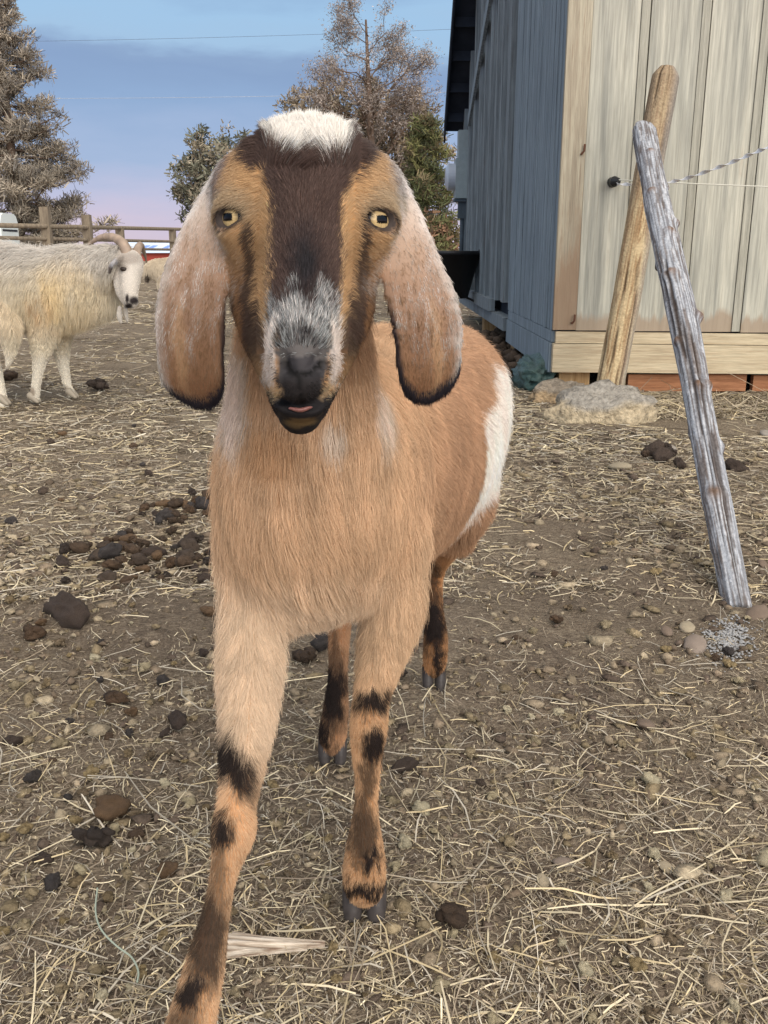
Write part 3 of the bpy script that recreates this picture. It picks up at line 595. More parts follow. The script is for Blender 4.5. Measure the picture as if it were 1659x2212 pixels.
# fence insulator and tape
BLACKP = mat_plain('black_plastic', S2L(26, 27, 30), .45, .4, var=.1)
ip_ = P(1325, 393, SY - .03); bm = bmesh.new(); bm_tube(bm, [ip_ + [0, .03, 0], ip_, ip_ - [0, .03, 0], ip_ - [-.02, .05, 0]], [.03, .026, .03, .018], 12); tag(bm_obj('insulator', bm, BLACKP), 'black fence insulator screwed to the cream shed front', 'insulator')
tape = mat_plain('white_polytape', S2L(224, 226, 230), .5, .3, var=.06)
def strand(pts, w, tw, name, label, mat):
    pts = cat_rom(np.array(pts), 90); T_ = unit(np.gradient(pts, axis=0)); bm = bmesh.new(); prev = None
    for i, (p, tn) in enumerate(zip(pts, T_)):
        u = np.array([0, 0, 1.0]) - tn * tn[2]; u = unit(u); v_ = np.cross(tn, u); a_ = tw * i / 90 * 2 * math.pi; d = (u * math.cos(a_) + v_ * math.sin(a_)) * w; e_ = np.cross(tn, unit(d)) * .0009
        q = [bm.verts.new(tuple(p + s * d + r * e_)) for s, r in ((1, 1), (-1, 1), (-1, -1), (1, -1))]
        if prev:
            for k in range(4): bm.faces.new((prev[k], prev[(k + 1) % 4], q[(k + 1) % 4], q[k]))
        prev = q
    return tag(bm_obj(name, bm, mat), label, 'fence tape')
strand([P(1328, 397, SY - .06), P(1400, 398, 5.2), P(1470, 388, 4.9), P(1560, 358, 4.5), P(1640, 325, 4.1), P(1700, 300, 3.9)], .009, 7, 'fence_tape', 'twisted white electric fence tape rising to the right from the black insulator', tape)
bm = bmesh.new(); bm_tube(bm, [P(1330, 388, SY - .06), P(1400, 392, 5.35), P(1520, 398, 5.2), P(1700, 405, 5.0)], .004, 6); tag(bm_obj('fence_wire', bm, mat_plain('pale_wire', S2L(206, 204, 190), .5, .3, var=.05)), 'thin pale fence wire running level in front of the shed', 'fence wire')

# ------------------------------------------------------------------ posts, rocks, bag, tub
def log_body(name, pts, rad, seg, wob, seed, knots, colf, mat, n=120, cracks=14):
    pts = cat_rom(np.array(pts), n); rad = np.interp(np.linspace(0, 1, n), np.linspace(0, 1, len(rad)), rad); T_ = unit(np.gradient(pts, axis=0)); U = unit(np.cross(T_[0], [0, 1.0, 0])); V_, cl = [], []
    al = np.concatenate([[0], np.cumsum(np.linalg.norm(np.diff(pts, axis=0), axis=1))])
    ph = np.linspace(0, 2 * math.pi, seg, endpoint=False)
    for i in range(n):
        U = unit(U - (U @ T_[i]) * T_[i]); W_ = np.cross(T_[i], U); ring = np.cos(ph)[:, None] * U + np.sin(ph)[:, None] * W_
        q = np.stack([np.cos(ph) * 1.2, np.sin(ph) * 1.2, np.full(seg, al[i] * 1.4)], 1); q2 = np.stack([np.cos(ph) * 1, np.sin(ph) * 1, np.full(seg, al[i] * .5)], 1)
        r = rad[i] * (1 + wob * (fbm(q, 1.6, seed, 3) - .5) * 2); cr = fbm(q2 * [cracks * .22, cracks * .22, 2.6] + (fbm(q, 2.0, seed + 6, 2) * .5)[:, None], 1.0, seed + 5, 3); cv = sstep(.61, .68, cr) * sstep(.38, .52, fbm(q, 1.1, seed + 7, 2)); r = r * (1 - .13 * cv) * (1 + .05 * (fbm(q * [6, 6, 2.5], 2.5, seed + 8, 3) - .5))
        for ka, kp, kr, kh in knots: 
            dd = np.sqrt(((al[i] / al[-1] - ka) * al[-1]) ** 2 + (((ph - kp + math.pi) % (2 * math.pi) - math.pi) * rad[i]) ** 2); r = r + kh * np.exp(-(dd / kr) ** 2)
        V_.append(pts[i] + ring * r[:, None]); cl.append(colf(q, cv, al[i] / al[-1], ph, knots))
    V_ = np.concatenate(V_); cl = np.concatenate(cl); i = np.arange(n - 1)[:, None] * seg; j = np.arange(seg)[None]; f = np.stack([i + j, i + (j + 1) % seg, i + seg + (j + 1) % seg, i + seg + j], -1).reshape(-1, 4)
    c0, c1 = len(V_), len(V_) + 1; V_ = np.concatenate([V_, [pts[0]], [pts[-1]]]); cl = np.concatenate([cl, cl[:1], cl[-1:] * .8]); k = np.arange(seg)
    t0 = np.stack([np.full(seg, c0), (k + 1) % seg, k], 1); t1 = np.stack([np.full(seg, c1), (n - 1) * seg + k, (n - 1) * seg + (k + 1) % seg], 1)
    return link(name, np_mesh(name, V_, [f, t0, t1], True, {'col': ('POINT', cl)}), mat)
LOGM = mat_attr('log_wood', rough=.95, spec=.08, vary=(90, .75, 1.2), bumps=(110, .9, .006))
def tan_col(q, cv, s, ph, kn):
    g = fbm(q * [1.6, 1.6, .22] + (fbm(q, 1.2, 90, 2) * .8)[:, None], 2.2, 91, 2); rings = .5 + .5 * np.sin(g * 95); rings = rings ** 2 * (.6 + .8 * fbm(q * [9, 9, .4], 3, 92, 3)); c = lerp(np.tile(np.array(S2L(192, 172, 136)), (len(q), 1)), np.array(S2L(138, 106, 74)), rings * .8 * sstep(.02, .2, s) * np.ones(len(q)))
    wt = np.clip(sstep(.50, .80, s) + (fbm(q, .9, 93, 3) - .5) * 1.2, 0, 1) * .9; c = lerp(c, lerp(np.tile(np.array(S2L(150, 132, 110)), (len(q), 1)), np.array(S2L(112, 96, 80)), sstep(.45, .6, fbm(q * [9, 9, .5], 3, 94, 3))), wt); gl_ = sstep(.1, .9, np.cos(ph - 3.1)) * .55; c = lerp(c, np.array(S2L(140, 140, 138)), gl_)
    return lerp(c, np.array(S2L(70, 52, 40)), cv * .75)
base = P(1306, 892, 4.98); top = P(1438, 165, 5.12); ax_ = unit(top - base)
post = log_body('leaning_post', [base - ax_ * .1, base + (top - base) * .33 + [.006, 0, 0], base + (top - base) * .66, base + (top - base) * .95, top, top + ax_ * .045], [.074, .073, .070, .068, .066, .036], 72, .06, 11, [], tan_col, LOGM, 260, 12)
tag(post, 'tan round timber post leaning right in front of the shed', 'post')
def grey_col(q, cv, s, ph, kn):
    g = fbm(q * [7, 7, .9], 2.4, 95, 4); c = lerp(np.tile(np.array(S2L(118, 118, 122)), (len(q), 1)), np.array(S2L(172, 176, 182)), sstep(.38, .62, g)); d = sstep(.53, .62, fbm(q * [3.5, 3.5, 1.6], 2.6, 97, 4)); c = lerp(c, np.array(S2L(98, 86, 78)), d * .75); c = lerp(c, np.array(S2L(196, 198, 202)), sstep(.62, .7, fbm(q * [5, 5, 3], 3, 99, 3)) * .7)
    for ka, kp, kr, kh in kn: 
        dd = np.sqrt(((s - ka) * 2.9) ** 2 + (((ph - kp + math.pi) % (2 * math.pi) - math.pi) * .05) ** 2); c = lerp(c, np.array(S2L(110, 84, 64)), np.exp(-(dd / (kr * .8)) ** 2) * .9)
    return lerp(c, np.array(S2L(62, 52, 46)), cv * .85)
b0 = G(1592, 1298); t0_ = P(1390, 285, 4.78); md = b0 + (t0_ - b0) * .4
kn = [(.08, 4.6, .03, .012), (.24, 4.9, .022, .014), (.47, 4.5, .026, .018), (.58, 5.2, .02, .012), (.70, 4.4, .02, .014), (.83, 4.9, .018, .012), (.33, 4.0, .02, .01), (.93, 4.5, .016, .012)]; kn += [(a_ + .05, (b_ + 2.6) % 6.28, c_, d_) for a_, b_, c_, d_ in kn[:7]] + [(a_ - .03, (b_ + 4.4) % 6.28, c_, d_) for a_, b_, c_, d_ in kn[1:7]]
pole = log_body('leaning_pole', [b0 - unit(t0_ - b0) * .04, b0 + (t0_ - b0) * .2, md + [.006, 0, 0], b0 + (t0_ - b0) * .7, t0_], [.034, .041, .049, .052, .056], 72, .16, 23, kn, grey_col, LOGM, 420, 22)
tag(pole, 'weathered grey knotty pole propped against the tan post', 'pole')
def rock(name, px0, px1, py0, py1, Y, seed, c1, c2, label, depth=.8, amp=.35):
    l, r = P(px0, py1, Y), P(px1, py1, Y); h = (py1 - py0) * PD((py0 + py1) / 2, Y) * .80; w = (r[0] - l[0]) / 2
    d = fbm(I4 * 1.0 + seed, 1.5, seed, 4) - .5; d2 = fbm(I4 + seed, 7, seed + 2, 4) - .5; cc = unit(np.random.default_rng(seed).normal(size=(22, 3))); dd = np.sort(np.linalg.norm(unit(I4)[:, None] - cc[None], axis=2), 1); R_ = 1 + 2.2 * amp * d + .55 * d2 + .35 * (np.minimum(dd[:, 1] - dd[:, 0], .3) - .15) + .3 * (fbm(I4 + seed, 18, seed + 3, 2) - .5); V_ = I4 * R_[:, None]; V_ = np.sign(V_) * np.abs(V_) ** .9 * np.array([w, w * depth, h]); V_[:, 2] = np.maximum(V_[:, 2], -.03)
    mixf = sstep(.42, .58, fbm(V_, 9, seed + 5, 3) * .6 + .4 * sstep(.2, .9, V_[:, 2] / h)); c = lerp(np.tile(np.array(S2L(*c1)), (len(V_), 1)), np.array(S2L(*c2)), mixf); V_ += np.array([(l[0] + r[0]) / 2, Y, 0])
    return tag(link(name, np_mesh(name, V_, IF4, True, {'col': ('POINT', c)}), ROCK), label, 'rock')
ROCK = mat_attr('rough_rock', rough=.95, spec=.1, vary=(40, .6, 1.2), bumps=(55, 1.0, .02))
rock('rock', 1188, 1405, 876, 958, 4.68, 5, (188, 172, 144), (160, 154, 144), 'flat pale rock at the foot of the tan post', .55, .45)
rock('rock', 1142, 1276, 822, 870, 5.32, 9, (190, 164, 130), (158, 146, 130), 'rough tan rock below the shed corner', .6, .4)
rock('rock', 1298, 1352, 890, 908, 4.95, 13, (170, 158, 140), (146, 140, 134), 'small rock right behind the flat pale rock', .7, .3)
# crumpled tarpaulin under the side wall
q = I4.copy(); d = fbm(q * [1, .5, 2.2] + 3, 1.6, 41, 3); fold = np.abs(((d * 7) % 2) - 1); V_ = q * (0.85 + .30 * fold + .7 * (fbm(q, 1.3, 44, 2) - .5))[:, None] * np.array([.13, .34, .12]); c0 = P(1158, 812, 5.95); c0[2] = .07; V_ = V_ + c0; V_[:, 2] = np.maximum(V_[:, 2], -.005)
tag(link('tarpaulin', np_mesh('tarpaulin', V_, IF4, True, {'col': ('POINT', np.tile(np.array(S2L(58, 82, 78)), (len(V_), 1)) * (.7 + .5 * fold)[:, None])}), mat_attr('green_tarp', rough=.4, spec=.4, bumps=(30, .8, .02))), 'crumpled dull green tarpaulin stuffed under the shed side', 'tarpaulin')  # creases darker than ridges: shading of the folds put into the colour
# dug-up dark earth bank along the side of the shed
n = 240; bk = []
Vb, Fb, Cb = [], [], []
for k in range(n):
    x = rr.uniform(.55, 1.25); y = rr.uniform(6.0, 9.5); s_ = rr.uniform(.02, .07); V0 = lump(I1, .4, 2, k) * s_ * np.array([1, 1, .7]) + np.array([x, y, .0 + .12 * (x - .55)]); Fb.append(IF1 + len(I1) * k); Vb.append(V0); Cb.append(np.tile(np.array(S2L(84, 72, 62)) * rr.uniform(.6, 1.3), (len(V0), 1)))
tag(link('rubble', np_mesh('rubble', np.concatenate(Vb), np.concatenate(Fb), True, {'col': ('POINT', np.concatenate(Cb))}), CLOD), 'dark broken earth banked along the shed side', 'earth', kind='stuff')
# black tub hung on the side wall
bm = bmesh.new(); tc_ = np.array([.70, 9.9, .0]); prof = [(.16, .36), (.175, .37), (.285, .79), (.30, .79), (.305, .83), (.285, .835), (.27, .80), (.165, .40), (.0, .40)]
seg = 40; rings = []
for r_, z_ in prof: rings.append([bm.verts.new((tc_[0] + max(r_, .001) * math.cos(6.2832 * k / seg), tc_[1] + max(r_, .001) * math.sin(6.2832 * k / seg), z_)) for k in range(seg)])
for a_, b_ in zip(rings, rings[1:]):
    for k in range(seg): bm.faces.new((a_[k], a_[(k + 1) % seg], b_[(k + 1) % seg], b_[k]))
bm.faces.new(rings[0][::-1]); tub = empty('feed_tub', tuple(tc_ + [0, 0, .36])); tag(tub, 'black plastic feed tub with a wide rim beside the blue shed wall', 'tub'); bm_obj('tub_body', bm, BLACKP, tub, True)
bm = bmesh.new(); bm_tube(bm, [(tc_[0] + .29, tc_[1] - .05, .80), (SX - .03, tc_[1] - .03, .84), (SX - .0, tc_[1], .84)], .008, 8); bm_tube(bm, [(tc_[0] + .29, tc_[1] + .05, .80), (SX - .03, tc_[1] + .03, .84), (SX - .0, tc_[1], .84)], .008, 8); bm_tube(bm, [(tc_[0] + .15, tc_[1], .37), (SX, tc_[1], .30)], .012, 8); bm_obj('bracket', bm, BLACKP, tub)
# ------------------------------------------------------------------ background: fence, far buildings, trees, power lines
FENCEW = wood('fence_timber', S2L(112, 100, 86), S2L(150, 136, 116), (14, 14, 2), 1.0, .4)
fence = empty('fence', (-4, 24, 0)); tag(fence, 'weathered timber post and rail fence behind the white goat', 'fence')
def fpt(px, py, Y): return P(px, py, Y)
fposts = [(-40, 452, 21.2), (96, 447, 22.5), (186, 464, 24.0), (258, 490, 27.0), (372, 494, 32.0), (520, 498, 38.0)]
for k, (px, py, Y) in enumerate(fposts):
    p = P(px, py, Y); w = .10; bm = bmesh.new(); box(bm, p[0] - w, p[0] + w, Y - w, Y + w, -.3, p[2]); bm_obj('post', bm, FENCEW, fence)
def rail(y0, y1, r, l, n=9):
    bm = bmesh.new(); pts = []
    for (px, _, Y) in fposts: pts.append(P(px, np.interp(px, [-40, 520], [y0, y1]), Y - .14))
    bm_tube(bm, np.array(pts), r, 10); bm_obj('rail', bm, FENCEW, fence)
rail(486, 498, .055, 'top'); rail(513, 525, .045, 'mid'); rail(534, 541, .04, 'low')
# low red building with a white roof
bm = bmesh.new(); Yb = 92; l = P(262, 566, Yb); r_ = P(520, 566, Yb); zt = P(300, 546, Yb)[2]; box(bm, l[0], r_[0], Yb, Yb + 9, -.6, zt)
red = empty('barn', (float(l[0] + r_[0]) / 2, Yb + 4, 0)); tag(red, 'low red building with a long white roof far behind the fence', 'building'); bm_obj('wall', bm, mat_plain('red_siding', S2L(160, 72, 60), .8, .2, vs_=.6, var=.12), red)
bm = bmesh.new(); zr = P(300, 523, Yb + 4)[2]; bm_hexa(bm, [(l[0] - .5, Yb - .5, zt - .02), (r_[0] + .5, Yb - .5, zt - .02), (r_[0] + .5, Yb + 4.5, zr), (l[0] - .5, Yb + 4.5, zr), (l[0] - .5, Yb - .5, zt + .1), (r_[0] + .5, Yb - .5, zt + .1), (r_[0] + .5, Yb + 4.5, zr + .1), (l[0] - .5, Yb + 4.5, zr + .1)])
bm_hexa(bm, [(l[0] - .5, Yb + 9.5, zt - .02), (r_[0] + .5, Yb + 9.5, zt - .02), (r_[0] + .5, Yb + 4.52, zr), (l[0] - .5, Yb + 4.52, zr), (l[0] - .5, Yb + 9.5, zt + .1), (r_[0] + .5, Yb + 9.5, zt + .1), (r_[0] + .5, Yb + 4.52, zr + .1), (l[0] - .5, Yb + 4.52, zr + .1)])
bm_obj('roof', bm, mat_plain('white_roofing', S2L(206, 220, 236), .5, .3, vs_=.5, var=.06), red)
BLUE = mat_plain('blue_skylight', S2L(120, 150, 210), .4, .4, var=.1)
for px in (284, 300, 316, 348, 420):
    a_ = P(px, 541, Yb + .6); b2 = P(px + 8, 533, Yb + 2.4); bm = bmesh.new(); zz0 = np.interp(Yb + .6, [Yb - .5, Yb + 4.5], [zt, zr]) + .1; zz1 = np.interp(Yb + 2.2, [Yb - .5, Yb + 4.5], [zt, zr]) + .1
    bm_hexa(bm, [(a_[0], Yb + .6, zz0), (a_[0] + .45, Yb + .6, zz0), (a_[0] + .75, Yb + 2.2, zz1), (a_[0] + .3, Yb + 2.2, zz1), (a_[0], Yb + .6, zz0 + .05), (a_[0] + .45, Yb + .6, zz0 + .05), (a_[0] + .75, Yb + 2.2, zz1 + .05), (a_[0] + .3, Yb + 2.2, zz1 + .05)]); bm_obj('skylight', bm, BLUE, red)
# white stock trailer at the left edge
Yt = 34; x0, x1 = P(-190, 500, Yt)[0], P(6, 500, Yt)[0]; zt = P(20, 459, Yt)[2]; tr = empty('trailer', ((x0 + x1) / 2, Yt + 1, 0)); tag(tr, 'white livestock trailer with dark slots beyond the fence', 'trailer')
bm = bmesh.new(); pr = [(-.0, .45), (0, zt - .30), (.10, zt - .10), (.30, zt), (1.3, zt), (1.5, zt - .1), (1.6, zt - .3), (1.6, .45)]
va = [bm.verts.new((x0, Yt + a, z)) for a, z in pr]; vb = [bm.verts.new((x1 - .05, Yt + a, z)) for a, z in pr]
for k in range(len(pr)): bm.faces.new((va[k], va[(k + 1) % len(pr)], vb[(k + 1) % len(pr)], vb[k]))
bm.faces.new(va[::-1]); bm.faces.new(vb); bmesh.ops.recalc_face_normals(bm, faces=bm.faces); bm_obj('trailer_body', bm, mat_plain('white_trailer_paint', S2L(214, 220, 216), .4, .4, vs_=1, var=.06), tr)
for z_ in (zt - .42, zt - .62):
    bm = bmesh.new(); box(bm, x1 - .06, x1 - .035, Yt + .12, Yt + 1.48, z_, z_ + .07); bm_obj('slot', bm, BLACKP, tr)
for wx in (x1 - 1.2, x1 - 2.1):
    bm = bmesh.new(); bm_tube(bm, [(wx, Yt - .05, .36), (wx, Yt + .18, .36)], .36, 24); bm_obj('wheel', bm, BLACKP, tr)
# ---- trees
LEAF = mat_attr('leaf', rough=.75, spec=.15); BARK = mat_plain('bark', S2L(104, 88, 76), .95, .1, vs_=6, var=.3)
def leaf_quads(cent, rad, per, size, cols, squash=.7, aspect=.45, up=None):
    n = len(cent) * per; c = np.repeat(cent, per, 0); r = np.repeat(np.asarray(rad) * np.ones(len(cent)), per)
    d = unit(rng.normal(size=(n, 3))) * (rng.random((n, 1)) ** .45); p = c + d * r[:, None] * np.array([1, 1, squash])
    a = unit(rng.normal(size=(n, 3)) + (d * 1.2) + (np.array([0, 0, up]) if up else 0)); b_ = unit(np.cross(a, rng.normal(size=(n, 3)))); s_ = size * np.exp(rng.normal(0, .3, (n, 1)))
    V_ = np.stack([p - b_ * s_ * aspect * .5, p + b_ * s_ * aspect * .5, p + a * s_ + b_ * s_ * aspect * .3, p + a * s_ - b_ * s_ * aspect * .3], 1)
    cc = np.asarray(cols)[rng.integers(0, len(cols), len(cent))] * np.exp(rng.normal(0, .16, (len(cent), 1))); cc = np.repeat(cc, per, 0) * np.exp(rng.normal(0, .2, (n, 1)))
    return V_.reshape(-1, 3), np.arange(n * 4).reshape(-1, 4), np.repeat(np.clip(cc, 0, 1), 4, 0)
def make_tree(name, base, label, trunk, limbs, leaves, mat=LEAF, bark=BARK):
    root = empty(name, base); tag(root, label, 'tree', 'trees behind the yard')
    bm = bmesh.new()
    for pts, r in trunk + limbs: bm_tube(bm, np.array(pts), r, 7 if len(limbs) > 60 else 9, cap=False)
    bm_obj('trunk', bm, bark, root, True)
    V_ = np.concatenate([l[0] for l in leaves]); o_ = np.cumsum([0] + [len(l[0]) for l in leaves[:-1]]); Fq_ = np.concatenate([l[1] + o for l, o in zip(leaves, o_)]); C_ = np.concatenate([l[2] for l in leaves])
    link('crown', np_mesh(name + '_crown', V_, Fq_, False, {'col': ('POINT', C_)}), mat, root); return root
def conifer(name, px, top_py, Y, width_px, label, cols, seed, levels=30, per=46, leaf=.17, low=.08, lean=0.0, gaps=.12):
    rg = random.Random(seed); b = P(px, 560, Y); b[2] = -.1; top = P(px + lean, top_py, Y)[2]; H = top; R0 = width_px * PD(400, Y)
    cent, limbs = [], []
    for k in range(levels):
        f = low + (1 - low) * (k + rg.random() * .6) / levels; z = f * H; R = R0 * (1 - f) ** .75 * (.78 + .4 * rg.random()) + .12
        for q in range(rg.choice((5, 6, 7))):
            if rg.random() < gaps: continue
            a = rg.uniform(0, 6.2832); L = R * rg.uniform(.55, 1.12); dz = rg.uniform(-.12, .10) * L; end = b + [math.cos(a) * L, math.sin(a) * L, z + dz + .16 * L]; mid = b + [math.cos(a) * L * .55, math.sin(a) * L * .55, z + dz * .4 - .03 * L]; st = b + [0, 0, z]
            limbs.append(([st, mid, end], [.05 * (1 - f) + .018, .028, .01])); n_ = max(2, int(L / .34))
            for i in range(n_):
                t_ = .3 + .7 * (i + rg.random() * .5) / n_; c = st * (1 - t_) ** 2 + 2 * mid * t_ * (1 - t_) + end * t_ * t_
                for _ in range(2): cent.append(c + np.array([rg.gauss(0, .16), rg.gauss(0, .16), rg.gauss(0, .07) + .04]))
    cent = np.array(cent); rad = .20 + .14 * rng.random(len(cent))
    return make_tree(name, tuple(b), label, [([b, b + [0, 0, H * .5], b + [0, 0, H]], [H * .022, H * .014, .02])], limbs, [leaf_quads(cent, rad, per, leaf, cols, .6, .16, .5)])
conifer('conifer', 48, -75, 40, 190, 'tall grey brown conifer rising at the left edge behind the fence', [S2L(146, 136, 122), S2L(128, 120, 108), S2L(160, 149, 132), S2L(106, 101, 95), S2L(138, 128, 113)], 4, levels=38, per=34, gaps=.06)
conifer('pine', 916, 248, 36, 118, 'olive green pine next to the blue shed wall', [S2L(98, 102, 66), S2L(82, 88, 60), S2L(116, 114, 74), S2L(72, 76, 56), S2L(112, 100, 76)], 9, levels=24, per=30, low=.02, gaps=.05)
conifer('young_conifer', 802, 168, 44, 46, 'narrow brownish conifer directly behind the white cap of the goat', [S2L(120, 106, 88), S2L(102, 92, 76), S2L(134, 118, 98)], 14, levels=26, per=26, low=.03, gaps=.05)
def juniper(name, px, py, Y, wpx, hpx, label, cols, seed, n=420, per=30, leaf=.15):
    c = P(px, py, Y); u = PD(py, Y); rg = np.random.default_rng(seed); d = unit(rg.normal(size=(n, 3))); rr_ = rg.random((n, 1)) ** .40
    amp = .62 + .75 * fbm(d + seed, 1.8, seed, 3)[:, None]; cent = c + d * rr_ * amp * np.array([wpx * u, wpx * u, hpx * u]); cent = cent[cent[:, 2] > .3]
    rad = .16 + .22 * rg.random(len(cent)); b = np.array([c[0], Y, -.1]); limbs = [([b + [0, 0, .3], (b + q) / 2 + [0, 0, .3], q], [.07, .04, .012]) for q in cent[::6]]
    return make_tree(name, tuple(b), label, [([b, (b + c) / 2 + [.1, 0, 0], c], [.2, .15, .06])], limbs, [leaf_quads(cent, rad, per, leaf, cols, .85, .35, .3)])
juniper('juniper', 480, 420, 42, 100, 128, 'dark grey green juniper behind the left ear', [S2L(112, 112, 96), S2L(92, 94, 82), S2L(130, 126, 108), S2L(144, 134, 116)], 3, 560, 34)
juniper('juniper', 700, 300, 46, 125, 120, 'grey brown juniper rising behind the goat head left of the bare tree', [S2L(126, 114, 96), S2L(106, 98, 84), S2L(146, 132, 112)], 6, 520)
juniper('juniper', 880, 330, 43, 90, 130, 'brown grey juniper between the bare tree and the olive pine', [S2L(128, 114, 92), S2L(108, 98, 80), S2L(142, 126, 104)], 8, 380)
def sparse_tree(px, top_py, Y, wpx, label, seed):
    rg = random.Random(seed); b = P(px, 560, Y); b[2] = -.1; top = P(px, top_py, Y)[2]; limbs, cent = [], []
    def grow(p, d, L, r, dep):
        q = p + d * L; m_ = (p + q) / 2 + np.array([rg.gauss(0, .05), rg.gauss(0, .05), rg.gauss(0, .05)]) * L; limbs.append(([p, m_, q], [r, r * .82, r * .6]))
        if dep <= 2:
            for _ in range(2 if dep else 4): cent.append(p + (q - p) * rg.random() + np.array([rg.gauss(0, .12), rg.gauss(0, .12), rg.gauss(0, .12)]))
        if dep == 0: return
        for _ in range(rg.choice((2, 3, 3))): grow(p + (q - p) * rg.uniform(.5, 1), unit(d + np.array([rg.gauss(0, .6), rg.gauss(0, .6), rg.gauss(.12, .35)])), L * rg.uniform(.58, .8), r * .6, dep - 1)
    tk = [b, b + [.1, 0, top * .45], b + [-.1, 0, top * .9]]
    for k in range(22):
        f = .30 + .68 * k / 22; a = rg.uniform(0, 6.28); W_ = wpx * PD(150, Y) * (1.0 - max(0, f - .6) * 1.3); grow(b + [.1 * (1 - f), 0, top * f * .92], unit(np.array([math.cos(a), math.sin(a) * .8, rg.uniform(.25, .9)])), W_ * .50, .075 * (1.15 - f), 4)
    cent = np.array(cent)
    return make_tree('bare_tree', tuple(b), label, [(tk, [.26, .17, .04])], limbs, [leaf_quads(cent, .15, 6, .055, [S2L(140, 130, 122), S2L(124, 116, 110), S2L(156, 144, 134)], 1, .4)])
sparse_tree(798, -30, 40, 165, 'tall thin crowned tree with few leaves behind the goat head', 12)
# low brush along the far edge of the yard
def brush(name, px, py0, Y, wpx, hpx, label, cols, seed):
    juniper(name, px, py0, Y, wpx, hpx, label, cols, seed, 160, 26, .13)
brush('bush', 935, 520, 34, 60, 45, 'reddish brown low bush at the foot of the olive pine', [S2L(118, 92, 72), S2L(108, 96, 70), S2L(96, 96, 64)], 21)
for k, (px, h_) in enumerate(((-60, 18), (60, 22), (150, 20), (560, 26), (640, 30), (720, 26), (800, 34), (1010, 26))):
    juniper('bush', px, 553, 62 + 3 * k, 70, h_, 'low grey brown bush of the hedge line far behind the fence', [S2L(140, 126, 108), S2L(120, 108, 94)], 40 + k, 120, 18, .2)['group'] = 'bushes along the far edge of the field'
for a_, b2, Y, lb in (((-200, 92), (1000, 62), 55, 'thin dark power line crossing the sky high up'), ((-200, 212), (1000, 198), 52, 'thin pale power line crossing in front of the bare tree')):
    bm = bmesh.new(); p0, p1 = P(*a_, Y), P(*b2, Y); pts = [p0 + (p1 - p0) * t_ - np.array([0, 0, .5 * (.25 - (t_ - .5) ** 2)]) for t_ in np.linspace(-1.2, 2.2, 50)]; bm_tube(bm, pts, .010, 6)
    tag(bm_obj('power_line', bm, mat_plain('cable_' + ('dark' if a_[1] < 100 else 'pale'), S2L(96, 112, 134) if a_[1] < 100 else S2L(164, 172, 182), .6, .2)), lb, 'power line')
# ------------------------------------------------------------------ the spotted doe walking up to the camera
M_FUR = None
def fur_mat(name, attr='col'):
    m, t, b = mat_new(name); a = N(t, 'ShaderNodeAttribute', attribute_name=attr)
    t.links.new(a.outputs['Color'], b.inputs['Base Color']); b.inputs['Roughness'].default_value = 0.62; b.inputs['Specular IOR Level'].default_value = 0.14
    return m
FUR = fur_mat('fur'); SKIN = mat_attr('skin', rough=0.75, spec=0.15, bumps=(260, 0.25, 0.002))
HORNY = mat_attr('horn_and_hoof', rough=0.5, spec=0.3, bumps=(90, 0.3, 0.002))
EYE = mat_attr('eye', rough=0.12, spec=0.22)

def xm(py): return 668 - (np.asarray(py, float) - 300) * 0.033
def nod(px, py, Y, wpx, ratio=1.0, wid=1.0):
    p = P(px, py, Y); r = wpx * PD(py, Y); return [*p, r * wid, r * ratio]
def hn(a, py, Y, w, rb): return [*P(xm(py) + a, py, Y), w * PD(py, Y), rb]
prims_torso = [Chain([(-.070, 1.01, .545, .078, .105), (-.066, 1.07, .555, .100, .145), (-.052, 1.17, .55, .122, .168), (-.012, 1.30, .54, .138, .178), (.035, 1.43, .54, .146, .172), (.075, 1.55, .57, .134, .14), (.098, 1.63, .595, .105, .105)], side=(.97, -.22, 0), k=.05),
    Chain([nod(1000, 1010, 1.56, 75), nod(1012, 1090, 1.53, 52), nod(985, 1160, 1.56, 34)], k=.04),
    Chain([nod(820, 1010, 1.50, 80), nod(790, 1110, 1.47, 52), nod(750, 1250, 1.44, 34)], k=.04),
    Chain([(.1, 1.70, .66, .02), (.115, 1.78, .68, .017), (.12, 1.82, .72, .012)], k=.03)]
prims_neck = [Chain([hn(0, 500, .955, 118, .055), hn(0, 640, .95, 125, .062), hn(4, 760, .955, 138, .072), hn(8, 900, .975, 156, .088), hn(6, 1050, 1.0, 172, .10), hn(8, 1180, 1.03, 164, .09)], k=.04)]
LF = [(560, 1170, 1.03, 62), (548, 1330, .995, 64), (541, 1440, .955, 61), (535, 1545, .915, 53), (523, 1650, .868, 41), (511, 1735, .832, 36), (505, 1788, .815, 46), (492, 1850, .803, 33), (478, 1915, .795, 26), (463, 1990, .785, 30), (447, 2065, .772, 39), (430, 2140, .76, 45), (408, 2230, .748, 51), (388, 2315, .737, 47), (378, 2370, .728, 44)]
RF = [(850, 1170, 1.09, 66), (846, 1310, 1.07, 62), (822, 1420, 1.04, 44), (804, 1500, 1.015, 34), (797, 1562, 1.003, 39), (794, 1618, 1.0, 33), (793, 1690, 1.0, 24), (790, 1755, 1.0, 25), (788, 1835, 1.0, 39), (787, 1880, 1.002, 45), (787, 1908, 1.004, 42)]
HL = [(742, 1230, 1.44, 34), (734, 1340, 1.42, 23), (730, 1450, 1.40, 19), (726, 1525, 1.387, 25), (719, 1580, 1.382, 28), (718, 1602, 1.382, 25)]
HR = [(985, 1150, 1.58, 34), (945, 1225, 1.68, 18), (938, 1300, 1.665, 17), (941, 1370, 1.652, 24), (940, 1415, 1.648, 25), (938, 1440, 1.648, 22)]
